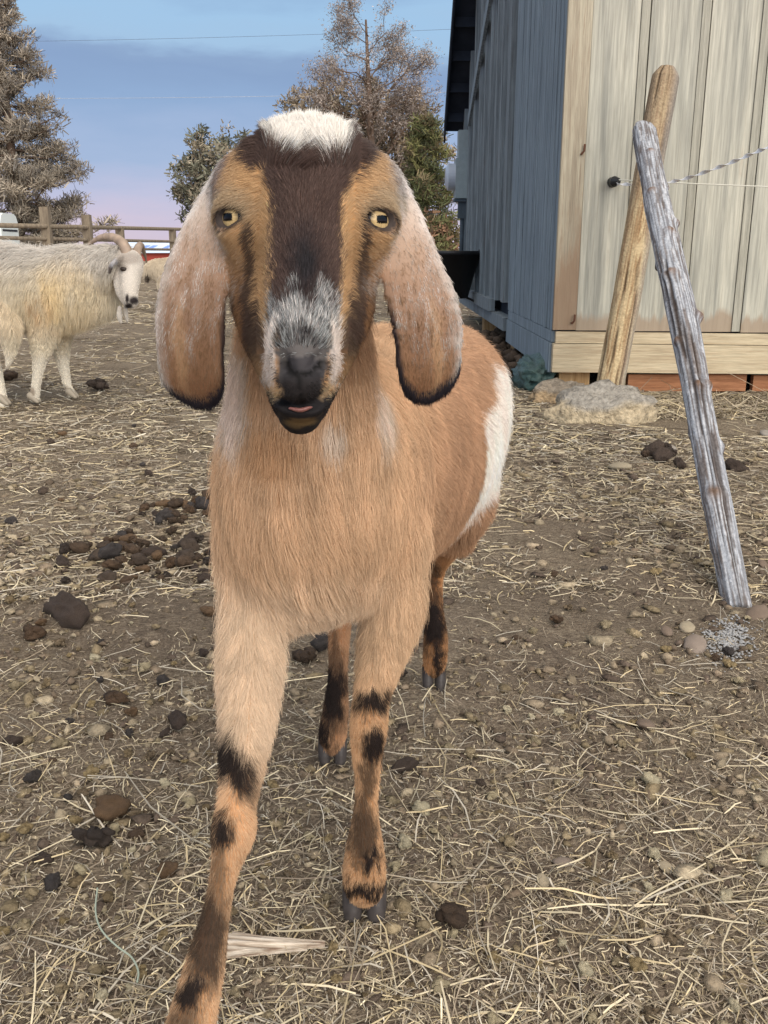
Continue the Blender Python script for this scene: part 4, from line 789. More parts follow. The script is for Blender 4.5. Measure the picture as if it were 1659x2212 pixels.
prims_leg = [Chain([nod(*q) for q in L], k=.03) for L in (LF, RF, HL, HR)]
prims_leg[0].A[:, 4] *= 1.1; prims_leg[1].A[:, 4] *= 1.1
prims_head = [Chain([hn(0, 430, .912, 134, .040), hn(0, 438, .89, 147, .048), hn(0, 455, .862, 152, .06), hn(0, 530, .84, 142, .06)], k=.02),
    Chain([hn(0, 370, .852, 92, .035), hn(0, 440, .808, 84, .036), hn(0, 520, .772, 78, .036), hn(0, 610, .733, 74, .035), hn(0, 690, .703, 62, .034), hn(0, 750, .684, 59, .032), hn(0, 795, .678, 52, .028)], k=.025),
    Chain([hn(0, 560, .865, 148, .048), hn(0, 640, .835, 148, .05), hn(0, 720, .79, 128, .044), hn(0, 790, .75, 92, .036), hn(0, 850, .715, 66, .026), hn(0, 888, .692, 50, .018)], k=.018),
    Chain([hn(-29, 775, .676, 36, .022), hn(-27, 838, .672, 36, .018)], k=.014, n=4), Chain([hn(29, 775, .676, 36, .022), hn(27, 838, .672, 36, .018)], k=.014, n=4),
    Chain([hn(0, 812, .662, 40, .016), hn(0, 860, .668, 36, .012)], k=.012, n=4)]
prims_leg += [Chain([hn2[:3] + [.0035, .012] for hn2 in (nod(789, 1862, .970, 5), nod(788, 1890, .966, 5), nod(787, 1925, .962, 6))], n=6, k=.008, sub=True)]
eyes = []; lids = []
for sg in (-1, 1):
    ex, ey = (523, 472) if sg < 0 else (799, 477)
    c = P(ex - sg * 0, ey, .812); ax = unit(np.array([sg * .54, -.82, .05])); h_ = unit(np.cross(ax, [0, 0, 1.0])); v_ = np.cross(h_, ax)
    if h_[0] < 0: h_ = -h_
    prims_head += [Chain([[*(c - ax * .012), .029, .027], [*(c - ax * .016 + np.array([0, .02, 0])), .026, .026]], k=.03, n=3),
        Chain([hn(sg * 104, 392, .86, 42, .03), hn(sg * 150, 410, .865, 40, .026)], k=.03, n=4)]
    R = .0165
    prims_head.append(Chain([[*(c + ax * .004), R + .0012, R + .0012], [*(c + ax * .03), .010, .010]], k=.004, n=3, sub=True))
    for up in (1, -1):
        for hh, rl in ((.56 if up > 0 else .60, .0021), (.66, .0030), (.60, .0036), (.78, .0040), (.96, .0044), (1.17, .0048)):
            pts = []
            for t in np.linspace(-1, 1, 9):
                th = t * 1.05; ph = up * (hh * (1 - abs(t) ** 2.2) + max(hh - .5, 0) * .5 * abs(t) ** 2) - t * sg * .16
                dv = ax * math.cos(th) * math.cos(ph) + h_ * math.sin(th) * math.cos(ph) + v_ * math.sin(ph)
                pts.append([*(c + dv * (R + .0010 + max(hh - .5, 0) * .0012)), rl, rl])
            lids.append(Chain(pts, k=.003, n=16))
        for th in (-1.25, 1.25):
            dv = ax * math.cos(th) + h_ * math.sin(th); lids.append(Chain([[*(c + dv * (R + .002)), .005, .005], [*(c + dv * (R + .001) + v_ * .004), .005, .005]], k=.004, n=2))
    eyes.append((c, ax, h_, v_, R, sg))
def head_surf(px, py, extra=0.0, prims=None):
    "point where the sight line meets the finished head"
    Ys = np.arange(.56, .90, .0008); pts = np.array([P(px, py, y) for y in Ys]); d = field_at(prims or _hp, pts); k = int(np.argmax(d < 0)); return P(px, py, Ys[k] + extra)
_hp = [c for c in prims_head if not c.sub]
def on(a, py, ra, rb, dy=0.0): return [*head_surf(xm(py) + a, py, dy), ra, rb]
for sg in (-1, 1):     # nostrils
    prims_head.append(Chain([on(sg * 54, 758, .0024, .0026), on(sg * 45, 775, .0054, .006), on(sg * 32, 793, .0056, .006), on(sg * 12, 808, .0026, .0026)], k=.0045, n=9, sub=True))
prims_head.append(Chain([on(0, 806, .0012, .0016), on(0, 835, .0012, .0016), on(0, 868, .0012, .0016)], k=.003, n=6, sub=True))
prims_head.append(Chain([on(-80, 832, .0012, .006), on(-66, 852, .0018, .009), on(-40, 870, .0024, .011), on(0, 881, .0028, .012), on(40, 868, .0024, .011), on(66, 848, .0018, .009), on(80, 826, .0012, .006)], side=(0, .25, 1), k=.003, n=24, sub=True))
EL = [(516, 345, .90, 18), (494, 380, .886, 34), (474, 420, .872, 42), (452, 460, .862, 50), (440, 510, .852, 60), (424, 570, .842, 73), (414, 630, .836, 79), (409, 695, .832, 81), (410, 760, .832, 79), (413, 805, .834, 77), (418, 835, .836, 69), (427, 855, .838, 56), (435, 868, .839, 34)]
ER = [(806, 345, .90, 18), (832, 380, .886, 32), (850, 420, .872, 40), (868, 460, .862, 46), (878, 510, .852, 53), (892, 570, .842, 66), (908, 630, .836, 78), (922, 695, .832, 79), (927, 760, .832, 73), (928, 805, .834, 67), (925, 832, .836, 58), (921, 848, .838, 46), (917, 857, .839, 30)]
prims_ear = []
for L, sg in ((EL, -1), (ER, 1)):
    nd = []
    for q in L:
        a_ = nod(*q); th = .0062 if q[1] > 430 else .010; nd.append([a_[0], a_[1], a_[2], a_[3] * (1.05 if q[1] < 480 else 1.13), th])
    prims_ear.append(Chain(nd, side=(.92, .38 * sg, 0), n=64, k=.012))
add_p = prims_torso + prims_neck + prims_leg[:4]
goat_prims = add_p + [c for c in prims_head if not c.sub] + [c for c in prims_head if c.sub] + lids + prims_leg[4:] + prims_ear
V, Fq = surface_nets(goat_prims, .0034)
V = relax(V, Fq, 1, .4); NV = vert_normals(V, Fq)
GRP = [prims_torso, prims_neck, [c for c in prims_head if not c.sub] + lids, [prims_ear[0]], [prims_ear[1]], [prims_leg[0]], [prims_leg[1]], [prims_leg[2]], [prims_leg[3]]]
def goat_region(p):
    D_ = np.stack([field_at(g, p) for g in GRP], 1)
    return D_
TORSO, NECK, HEAD, EARL, EARR, LEG1, LEG2, LEG3, LEG4 = range(9)
def blob(px, py, cx, cy, rx, ry, ang=0.0, soft=.45):
    c_, s_ = math.cos(ang), math.sin(ang); x = (px - cx) * c_ + (py - cy) * s_; y = -(px - cx) * s_ + (py - cy) * c_
    return 1 - sstep(1 - soft, 1 + soft, np.sqrt((x / rx) ** 2 + (y / ry) ** 2))
def goat_coat(p, reg, per_hair=False):
    "markings of the coat: base colour for every point, plus the share of white hairs"
    n = len(p); px, py = PROJ(p)
    jx = (fbm(p, 90, 3, 3) - .5) * 26 + (rng.normal(0, 4, n) if per_hair else 0); jy = (fbm(p, 90, 9, 3) - .5) * 26 + (rng.normal(0, 6, n) if per_hair else 0)
    x = px + jx; y = py + jy; big = fbm(p, 14, 21, 3)
    col = np.zeros((n, 3)); white = np.zeros(n)
    # trunk and neck
    b = lerp(np.tile(lin(206, 156, 112), (n, 1)), lin(190, 138, 98), sstep(840, 990, x) * (p[:, 0] > -.02))
    b = lerp(b, lin(222, 180, 142), sstep(1180, 1330, y)); b = lerp(b, lin(176, 124, 82), (1 - sstep(.05, .10, np.abs(p[:, 0] + .0 - .15 * (p[:, 1] - 1.0)))) * sstep(.70, .73, p[:, 2]) * .7)
    b = b * (0.84 + 0.32 * big)[:, None]
    wl = ip(y, (780, 1052), (868, 1062), (880, 1040), (960, 1028), (1040, 1016), (1110, 968), (1170, 940))
    wp = sstep(-8, 8, x - wl) * sstep(780, 800, y) * (1 - sstep(-10, 14, y - ip(x, (940, 1185), (1000, 1125), (1040, 1085), (1075, 1060)))) * (p[:, 1] > 1.3)
    b = lerp(b, lin(236, 224, 212), wp)
    nb = b.copy(); ws = (blob(x, y, 512, 840, 26, 110, .0) + blob(x, y, 828, 800, 22, 130) + .45 * blob(x, y, 716, 925, 22, 40)) * (p[:, 1] < 1.05)
    nb = lerp(nb, lin(222, 205, 190), np.clip(ws, 0, .85)); nb = lerp(nb, lin(196, 136, 82), blob(x, y, 590, 950, 60, 60) * .6)
    m = reg == TORSO; col[m] = b[m]; m = reg == NECK; col[m] = nb[m]
    # face
    a = x - xm(y); A = np.abs(a); f = np.tile(lin(200, 150, 98), (n, 1)); f = f * (0.9 + .2 * big)[:, None]
    f = lerp(f, lin(176, 142, 106), blob(A, y, 165, 440, 60, 40)); f = lerp(f, lin(172, 116, 66), sstep(540, 620, y) * sstep(95, 120, A))
    f = lerp(f, lin(118, 80, 64), sstep(-10, 12, A - ip(y, (320, 150), (420, 192), (440, 260))) * (1 - sstep(400, 440, y)))
    f = lerp(f, lin(205, 192, 180), sstep(168, 186, A) * sstep(470, 520, y) * (1 - sstep(560, 620, y)) * .5)
    st = np.maximum(1 - sstep(.6, 1.25, np.abs(A - ip(y, (480, 124), (535, 119), (600, 116), (700, 107), (770, 98))) / ip(y, (470, 10), (530, 13), (600, 15), (700, 22), (770, 26))), 0) * sstep(468, 486, y) * (1 - sstep(740, 800, y))
    f = lerp(f, lin(62, 46, 42), st * .92); f = lerp(f, lin(70, 45, 28), sstep(128, 146, A) * sstep(580, 640, y) * .8)
    f = lerp(f, lin(92, 70, 52), blob(A, y, 100, 800, 34, 60) * .55)
    w_ = ip(y, (290, 160), (330, 134), (375, 100), (420, 76), (480, 72), (566, 75), (650, 72), (700, 66), (730, 40))
    stp = 1 - sstep(-7, 7, A - w_); stp = np.where(y > 760, 0, stp)
    sc_ = lerp(np.tile(lin(82, 60, 52), (n, 1)), lin(40, 37, 40), blob(a, y, 0, 580, 34, 80, 0, .8)) * (0.85 + .3 * fbm(p, 60, 5, 2))[:, None]
    f = lerp(f, sc_, stp)
    fr = sstep(615, 690, y - 26 * np.sin(a * .11 + 1) * (A < 60)) * (1 - sstep(705, 790, y)) * (1 - sstep(62, 82, A)); white = np.where(reg == HEAD, np.clip(fr * .38, 0, .38), white)
    f = lerp(f, lin(52, 48, 50), fr * .95)
    f = lerp(f, lin(205, 190, 178), (1 - sstep(7, 14, np.abs(A - 70))) * sstep(680, 720, y) * (1 - sstep(810, 850, y)))
    f = lerp(f, lin(42, 40, 42), (1 - sstep(-6, 6, A - ip(y, (700, 30), (730, 54), (790, 58), (840, 48), (862, 52)))) * sstep(700, 740, y))
    f = lerp(f, lin(40, 36, 36), (1 - sstep(-5, 5, A - 44)) * sstep(806, 822, y))
    white = np.where((reg == HEAD) & (y > 705) & (y < 860) & (A < 64), np.where(y < 770, .16, .04 * (A > 40)), white)
    f = lerp(f, lin(72, 69, 71), (1 - sstep(30, 46, A)) * sstep(764, 774, y) * (1 - sstep(796, 806, y)) * .9)
    nl = np.min([np.hypot(A - u_, py - v2) for u_, v2 in ((53, 760), (49, 768), (44, 776), (38, 785), (32, 793), (22, 801), (12, 807))], axis=0); f = lerp(f, lin(16, 14, 14), 1 - sstep(5, 10, nl)); f = lerp(f, lin(18, 16, 16), (1 - sstep(2, 5, A)) * (py > 806) * (py < 872))  # shade of the nostril slits and philtrum groove put into the colour
    f = lerp(f, lin(176, 146, 106), blob(A, y, 56, 850, 12, 18) * .8)
    yl = 876 - (A / 85) ** 2 * 40
    f = lerp(f, lin(34, 31, 32), sstep(-8, 4, y - yl) * sstep(780, 820, y)); f = lerp(f, lin(120, 98, 66), blob(A, y, 0, 912, 34, 9) * .9)
    f = lerp(f, lin(205, 160, 115), (p[:, 1] > .80) * sstep(760, 800, y) * 1.0)
    cap = (1 - sstep(-6, 10, y - ip(A, (0, 332), (30, 344), (56, 352), (72, 344), (84, 318)))) * (1 - sstep(-8, 8, A - ip(y, (250, 78), (300, 76), (345, 80))))
    f = lerp(f, lin(240, 234, 224), cap); white = np.where((cap > .3) & (reg == HEAD), 0, white)
    for c, ax, h_, v_, R, sg in eyes:
        dd = np.linalg.norm(p - c, axis=1); q3 = (p - c); gh_ = q3 @ h_; gv_ = q3 @ v_; opening = np.sqrt((gh_ / (R * .98)) ** 2 + ((gv_ + gh_ * sg * .16) / (R * .52)) ** 2)
        f = lerp(f, lin(44, 36, 34), (1 - sstep(1.0, 1.30, opening)) * (dd < R + .012) * (q3 @ ax > -.002))
    m = reg == HEAD; col[m] = f[m]
    # ears: roan, paler at the root, dark rim
    for R_, L, sg in ((EARL, EL, -1), (EARR, ER, 1)):
        m = reg == R_
        cx = ip(y, *[(q[1], q[0]) for q in L]); w = ip(y, *[(q[1], q[3] * 1.08) for q in L]); u = (x - cx) / np.maximum(w, 8) * -sg      # u = +1 at the inner edge
        e = lerp(np.tile(lin(156, 116, 82), (n, 1)), lin(112, 76, 50), sstep(520, 740, y) * .55 + .25 * sstep(.3, 1, fbm(p * [1, 1, .25], 70, 33, 2)))
        e = lerp(e, lin(190, 150, 110), blob(u, y, -.25, 760, .16, 120) * .45); e = lerp(e, lin(216, 212, 206), sstep(-.55, -.95, u) * .55 + (1 - sstep(420, 540, y)) * .7)
        e = lerp(e, lin(120, 84, 60), sstep(790, 850, y) * .5)
        edge_in = sstep(.78, .90, (px - ip(py, *[(q[1], q[0]) for q in L])) / np.maximum(ip(py, *[(q[1], q[3]) for q in L]), 8) * -sg) * sstep(610, 700, py)
        bot = sstep(-22, -12, py - ip(px * sg, *((-480, 846), (-440, 876), (-400, 868), (-345, 842), (-330, 800)) if sg < 0 else ((868, 826), (905, 864), (930, 861), (985, 824), (996, 790))))
        e = lerp(e, lin(40, 36, 42), np.clip(np.maximum(edge_in, bot), 0, 1))
        wh = ip(y, (400, .72), (470, .55), (540, .32), (640, .19), (740, .07), (840, .01)) * (1 - np.maximum(edge_in, bot) * .8)
        col[m] = e[m]; white = np.where(m, wh, white)
    # legs
    y = y + (fbm(p * [1, 1, .13], 170, 37, 3) - .5) * 64 * (reg >= LEG1); x = x + (fbm(p, 60, 38, 2) - .5) * 18 * (reg >= LEG1)
    lo = lin(212, 158, 110); 
    l = lerp(np.tile(lin(226, 184, 146), (n, 1)), lo, sstep(1560, 1740, y)); dk = lin(30, 25, 25)
    d = np.maximum.reduce([blob(x, y, 504, 1638, 29, 84, -.36), blob(x, y, 480, 1792, 29, 48, .05), blob(x, y, 476, 1880, 17, 80) * .62, blob(x, y, 452, 2020, 40, 112, .16) * .92, blob(x, y, 412, 2140, 36, 50, .3), blob(x, y, 390, 2250, 44, 90, .2) * .8])
    m = reg == LEG1; col[m] = lerp(l, dk, d * .985)[m]
    l = lerp(np.tile(lin(212, 164, 120), (n, 1)), lin(206, 150, 100), sstep(1400, 1540, y))
    d = np.maximum.reduce([blob(x, y, 806, 1508, 40, 30, -.45), blob(x, y, 806, 1608, 28, 40, .1), blob(x, y, 790, 1690, 18, 84, .08) * .8, blob(x, y, 784, 1795, 30, 70) * .88, blob(x, y, 802, 1850, 22, 30), blob(x, y, 772, 1855, 12, 18) * .7, blob(x, y, 786, 1918, 60, 20)])
    m = reg == LEG2; col[m] = lerp(l, dk, d * .985)[m]
    l = np.tile(lin(200, 140, 92), (n, 1)); d = np.maximum.reduce([blob(x, y, 722, 1495, 32, 85, .05), blob(x, y, 698, 1580, 18, 44), blob(x, y, 720, 1405, 12, 60) * .7, blob(x, y, 718, 1618, 60, 12) * .6]); m = reg == LEG3; col[m] = lerp(l, dk, d * .985)[m]
    l = np.tile(lin(190, 128, 74), (n, 1)); d = np.maximum.reduce([blob(x, y, 938, 1345, 32, 70), blob(x, y, 944, 1430, 11, 60), blob(x, y, 932, 1260, 16, 70) * .8, blob(x, y, 940, 1462, 60, 10) * .7]); m = reg == LEG4; col[m] = lerp(l, dk, d * .985)[m]
    return col, white
def goat_soft(D_):
    "blend weights between neighbouring regions"
    w = np.exp(-np.clip(D_ - D_.min(1, keepdims=True), 0, .2) / .012); return w / w.sum(1, keepdims=True)
def goat_paint(p, per_hair=False):
    D_ = goat_region(p); W = goat_soft(D_); col = np.zeros((len(p), 3)); wh = np.zeros(len(p))
    for r in range(9):
        m = W[:, r] > .03
        if m.any():
            c, w = goat_coat(p[m], np.full(m.sum(), r), per_hair); col[m] += c * W[m, r][:, None]; wh[m] += w * W[m, r]
    return col / W.sum(1, keepdims=True), wh, D_.argmin(1)
vc, vw, vr = goat_paint(V)
skin_c = lerp(vc, lin(225, 215, 208), vw * .8)
goat = empty('goat', (-.03, 1.1, 0)); tag(goat, 'brown spotted lop eared goat with white cap walking towards the camera', 'goat')
body = link('body', np_mesh('goat_body', V, Fq, attrs={'col': ('POINT', skin_c * .8)}), SKIN, goat)
# fur
px_, py_ = PROJ(V); seen = np.where((NV * unit(np.array([0, 0, CAM_H]) - V)).sum(1) > -.25, 1.0, .35)
dens = np.array([1.0, 1.3, 2.6, 2.2, 2.2, 2.0, 2.0, 1.7, 1.7])[vr] * seen
eye_open = np.min([np.where(np.linalg.norm(V - c, axis=1) < R + .012, np.sqrt((((V - c) @ h_) / (R * .98)) ** 2 + (((V - c) @ v_ + ((V - c) @ h_) * sg * .16) / (R * .52)) ** 2), 9) for c, ax, h_, v_, R, sg in eyes], axis=0); aa = np.abs(px_ - xm(py_))
bare = (eye_open < 1.08) | ((vr == HEAD) & (py_ > 868) & (aa < 50) & (V[:, 1] < .72)) | ((vr == HEAD) & (py_ > 762) & (py_ < 862) & (aa < 46) & ((py_ < 822) | (aa < 8)))
dens = np.where(bare, 0, dens); dens = np.where((vr == HEAD) & (aa < 95) & (py_ < 350), dens * 1.6, dens)
T, W3 = sample_surface(V, Fq, NV, dens, 620000)
root = (V[T] * W3[:, :, None]).sum(1); nrm = unit((NV[T] * W3[:, :, None]).sum(1))
hc, hw, hr = goat_paint(root, True)
hpx, hpy = PROJ(root); n = len(root); ha = hpx - xm(hpy)
comb = np.tile(np.array([0, 0, -1.0]), (n, 1))
m = hr == TORSO; comb[m] = np.array([.15, .75, -.75]); m2 = m & (root[:, 1] < 1.12); comb[m2] = np.array([0, .1, -1])
m = hr == NECK; comb[m, 0] = -.12 * np.sign(ha[m])
m = hr == HEAD
cap_m = m & (np.abs(ha) < 105) & (hpy < 372)
face_dir = np.stack([np.sign(ha) * np.clip(np.abs(ha) / 80, 0, 1.2) * .7, np.full(n, .35), np.where(np.abs(ha) > 95, -.5, .8)], 1)
comb[m] = face_dir[m]; mm = m & (hpy > 760); comb[mm] = np.stack([np.sign(ha[mm]) * .4, np.full(mm.sum(), .5), np.full(mm.sum(), -.4)], 1)
cc = P(665, 352, .86); comb[cap_m] = unit(root[cap_m] - cc) * .8 + np.array([0, .45, .75])
ln = np.array([.026, .03, .0075, .0065, .0065, .022, .018, .012, .010])[hr]
ln = np.where((hr == TORSO) & (hpy > 1240), .044, ln); ln = np.where(cap_m, np.where(np.abs(ha) < 86, .023, .011), ln)
ln = np.where((hr == HEAD) & ~cap_m, ip(hpy, (330, .012), (420, .009), (560, .0075), (640, .010), (720, .009), (780, .0045), (900, .005)), ln)
ln = np.where(hr == LEG1, ip(hpy, (1300, .034), (1500, .024), (1680, .016), (1750, .009), (2200, .009)), ln); ln = np.where(hr == LEG2, ip(hpy, (1280, .032), (1450, .02), (1540, .010), (1900, .009)), ln)
ln = np.where((hr == EARL) | (hr == EARR), .0078, ln)
fl = np.stack([fbm(root, 13, 101 + k, 2) - .5 for k in range(3)], 1); comb = comb + fl * np.where((hr == TORSO) | (hr == NECK), 1.5, np.where(hr == HEAD, .5, .8))[:, None]
streak = fbm(root * np.array([1, 1, .22]), 190, 71, 2); amt = np.clip(hw * 1.15 + (rng.random(n) - .5) * np.where((hr == EARL) | (hr == EARR), .50, .55) + (streak - .5) * np.where((hr == EARL) | (hr == EARR), 2.2, 1.1), 0, 1) * sstep(.02, .12, hw)
hc = lerp(hc, lin(228, 220, 214), amt * .9)
grey = hc.mean(1, keepdims=True); hc = hc + (grey - hc) * np.where(hr == HEAD, .14, np.where((hr == EARL) | (hr == EARR), .06, .18))[:, None]
stk = fbm(root * np.array([1, 1, .16]), 75, 75, 3); hc = hc * np.where((hr == HEAD) | (hr == EARL) | (hr == EARR), 1, .72 + .56 * stk)[:, None]
stripe_ = (hr == HEAD) & (np.abs(ha) < 80) & (hpy > 340) & (hpy < 720); hc[stripe_] *= np.exp(rng.normal(.05, .32, (stripe_.sum(), 1)))
hc = hc * np.where((hr == HEAD) | (hc.min(1) > .45), 1.0, 1.0)[:, None] * np.where((hc.min(1, keepdims=True) > .4) | (hc.max(1, keepdims=True) < .06), 1.0, np.array([[.95, 1.06, 1.10]]))
hc = np.clip(hc * np.where(hr == HEAD, .95, np.where(hr <= NECK, 1.14, np.where((hr == EARL) | (hr == EARR), .90, 1.02)))[:, None], 0, .88) * np.exp(rng.normal(0, .09, (n, 1)))
lift = np.where(hr == HEAD, .26, .18); lift = np.where(cap_m, .38, lift); lift = np.where((hr == EARL) | (hr == EARR), .12, lift); lift = np.where(stripe_, .34, lift); fly = rng.random(n) < .03; lift = np.where(fly, lift + .35, lift)
rad = np.where((hr == HEAD) | (hr == EARL) | (hr == EARR), .00017, .00021)
make_fur('coat', root, nrm, comb, ln, np.clip(hc, 0, 1), rad, goat, FUR, lift=lift, clump=np.where(ln > .015, .013, .004), clump_f=np.where(ln > .015, .42, .14), droop=.12, jit=.11)
# eyes
def eyeball(parent, c, ax, h_, v_, R, sg, iris, sclera, out=.22, name='eye'):
    nu, nv = 96, 64; th = np.linspace(0, math.pi, nv)[:, None]; ph = np.linspace(0, 2 * math.pi, nu, endpoint=False)[None]
    z = np.cos(th) + 0 * ph; xx = np.sin(th) * np.cos(ph); yy = np.sin(th) * np.sin(ph)
    D3 = (z[..., None] * ax + xx[..., None] * h_ + yy[..., None] * v_).reshape(-1, 3)
    i = np.arange(nv - 1)[:, None] * nu; j = np.arange(nu)[None]; f = np.stack([i + j, i + (j + 1) % nu, i + nu + (j + 1) % nu, i + nu + j], -1).reshape(-1, 4)[:, ::-1]
    gz = unit(ax + h_ * sg * out); gh = unit(h_ - gz * (h_ @ gz)); gv = np.cross(gh, gz); gv = gv if gv[2] > 0 else -gv
    a_ = D3 @ gh; b_ = D3 @ gv; r_ = np.sqrt(a_ ** 2 + b_ ** 2); front = D3 @ gz > 0
    cl = np.tile(lin(*sclera), (len(D3), 1)); fib = .8 + .4 * hash3((np.arctan2(b_, a_) * 20).astype(int), np.zeros(len(a_), int), np.zeros(len(a_), int))
    ir = front & (r_ < .63); cl[ir] = (lin(*iris) * (1 - .45 * sstep(.45, .63, r_[ir]))[:, None]) * fib[ir][:, None]
    pu = front & (np.abs(a_) < .36) & (np.abs(b_) < .21 - .08 * np.abs(a_)); cl[pu] = lin(8, 8, 10)
    return link(name, np_mesh('eyeball', c + D3 * R, f, attrs={'col': ('POINT', cl)}), EYE, parent)
for c, ax, h_, v_, R, sg in eyes: eyeball(goat, c, ax, h_, v_, R, sg, (186, 160, 114), (26, 15, 13), .16)
# pink lower lip inside the mouth line
lip = Chain([on(-20, 882, .0010, .0026, .0038), on(0, 886, .0017, .003, .0026), on(20, 880, .0010, .0026, .0038)], side=(0, .25, 1), n=8)
Vl, Fl = surface_nets([lip], .0012); link('lip', np_mesh('lip', Vl, Fl, attrs={'col': ('POINT', np.tile(lin(122, 80, 74), (len(Vl), 1)))}), mat_attr('lip', rough=.4, spec=.4), goat)
# cloven hooves
def hoof(parent, cx, cy, Y, half, hgt, base_py, col=(64, 59, 57), spread=.52, length=.024, dirv=(0, -1)):
    "two claws side by side; base_py is the picture row of the toe on the ground"
    pr = []; g = G(cx, base_py); r = half * PD(cy, Y)
    dv = np.array([dirv[0], dirv[1], 0.0]); sd = np.array([-dirv[1], dirv[0], 0.0])
    for sg in (-1, 1):
        o = g + sd * sg * r * spread
        pr.append(Chain([[*(o + dv * -.004 + np.array([0, 0, .006])), r * .40, .010], [*(o - dv * length * .45 + np.array([0, 0, hgt * .45])), r * .46, .014], [*(o - dv * length + np.array([0, 0, hgt])), r * .46, .016]], side=sd, n=7, k=.002))
    Vh, Fh = surface_nets(pr, .0022); Vh[:, 2] = np.maximum(Vh[:, 2], .0005)
    h = Vh[:, 2] / hgt; cl = lerp(np.tile(lin(*col), (len(Vh), 1)), lin(34, 30, 30), sstep(.75, 1.1, h)); cl *= (.7 + .6 * vnoise(Vh * [1, 1, .3], 240, 4))[:, None]
    return link('hoof', np_mesh('hoof', Vh, Fh, attrs={'col': ('POINT', cl)}), HORNY, parent)
hoof(goat, 378, 2405, .725, 50, .036, 2420); hoof(goat, 787, 1960, .98, 50, .040, 1990); hoof(goat, 718, 1632, 1.37, 32, .042, 1652); hoof(goat, 938, 1472, 1.635, 26, .042, 1496)
# ------------------------------------------------------------------ shaggy horned goat at the left
YG = 5.28; UG = PD(640, YG)
def hx(px, py, Y, r, rb=None): p = P(px, py, Y); return [*p, r, r if rb is None else rb]
DY = (0, 1, 0)
g2_torso = [Chain([hx(-200, 612, YG + .1, .19, .20), hx(-130, 612, YG + .1, .215, .215), hx(-40, 616, YG + .06, .215, .205), hx(60, 620, YG + .03, .20, .20), hx(140, 624, YG, .17, .19), hx(192, 622, YG - .02, .125, .155)], side=DY, k=.06)]
g2_neck = [Chain([hx(165, 596, YG - .02, .13, .14), hx(215, 584, YG - .06, .105, .11), hx(256, 570, YG - .12, .085, .085)], side=DY, k=.06)]
g2_head = [Chain([hx(276, 560, YG - .16, .056), hx(284, 570, YG - .18, .062), hx(282, 604, YG - .235, .051), hx(281, 634, YG - .275, .041), hx(285, 652, YG - .295, .033)], k=.03),
    Chain([hx(264, 596, YG - .17, .05), hx(266, 630, YG - .22, .038), hx(276, 655, YG - .27, .022)], k=.03), Chain([hx(262, 560, YG - .22, .03, .02), hx(250, 563, YG - .27, .036, .011), hx(241, 572, YG - .285, .034, .010), hx(237, 587, YG - .285, .015, .009)], side=(.7, 0, .7), k=.01),
    Chain([hx(259, 664, YG - .2, .012), hx(258, 682, YG - .2, .016), hx(261, 697, YG - .2, .008)], k=.015), Chain([hx(271, 664, YG - .16, .012), hx(272, 682, YG - .16, .014), hx(276, 696, YG - .16, .007)], k=.015)]
g2_leg = [Chain([hx(100, 690, YG - .06, .085), hx(93, 736, YG - .07, .062), hx(85, 782, YG - .08, .036), hx(79, 826, YG - .085, .024), hx(74, 858, YG - .09, .030)], k=.05),
    Chain([hx(124, 700, YG + .12, .075), hx(130, 742, YG + .12, .05), hx(137, 790, YG + .11, .031), hx(146, 832, YG + .09, .022), hx(152, 850, YG + .085, .026)], k=.05),
    Chain([hx(-80, 670, YG - .02, .12), hx(-40, 740, YG - .06, .07), hx(-12, 800, YG - .10, .038), hx(0, 846, YG - .14, .03), hx(6, 876, YG - .16, .034)], k=.05),
    Chain([hx(-190, 680, YG + .22, .12), hx(-200, 750, YG + .22, .07), hx(-180, 800, YG + .22, .038), hx(-190, 850, YG + .2, .03)], k=.05),
    Chain([hx(-20, 650, YG - .17, .06), hx(18, 700, YG - .19, .055, .04), hx(22, 760, YG - .19, .03, .025), hx(16, 790, YG - .19, .01)], k=.06)]
g2_prims = g2_torso + g2_neck + g2_head + g2_leg
V2, F2 = surface_nets(g2_prims, .0085); V2 = relax(V2, F2, 1, .4); N2 = vert_normals(V2, F2)
G2 = [g2_torso, g2_neck, g2_head, g2_leg]
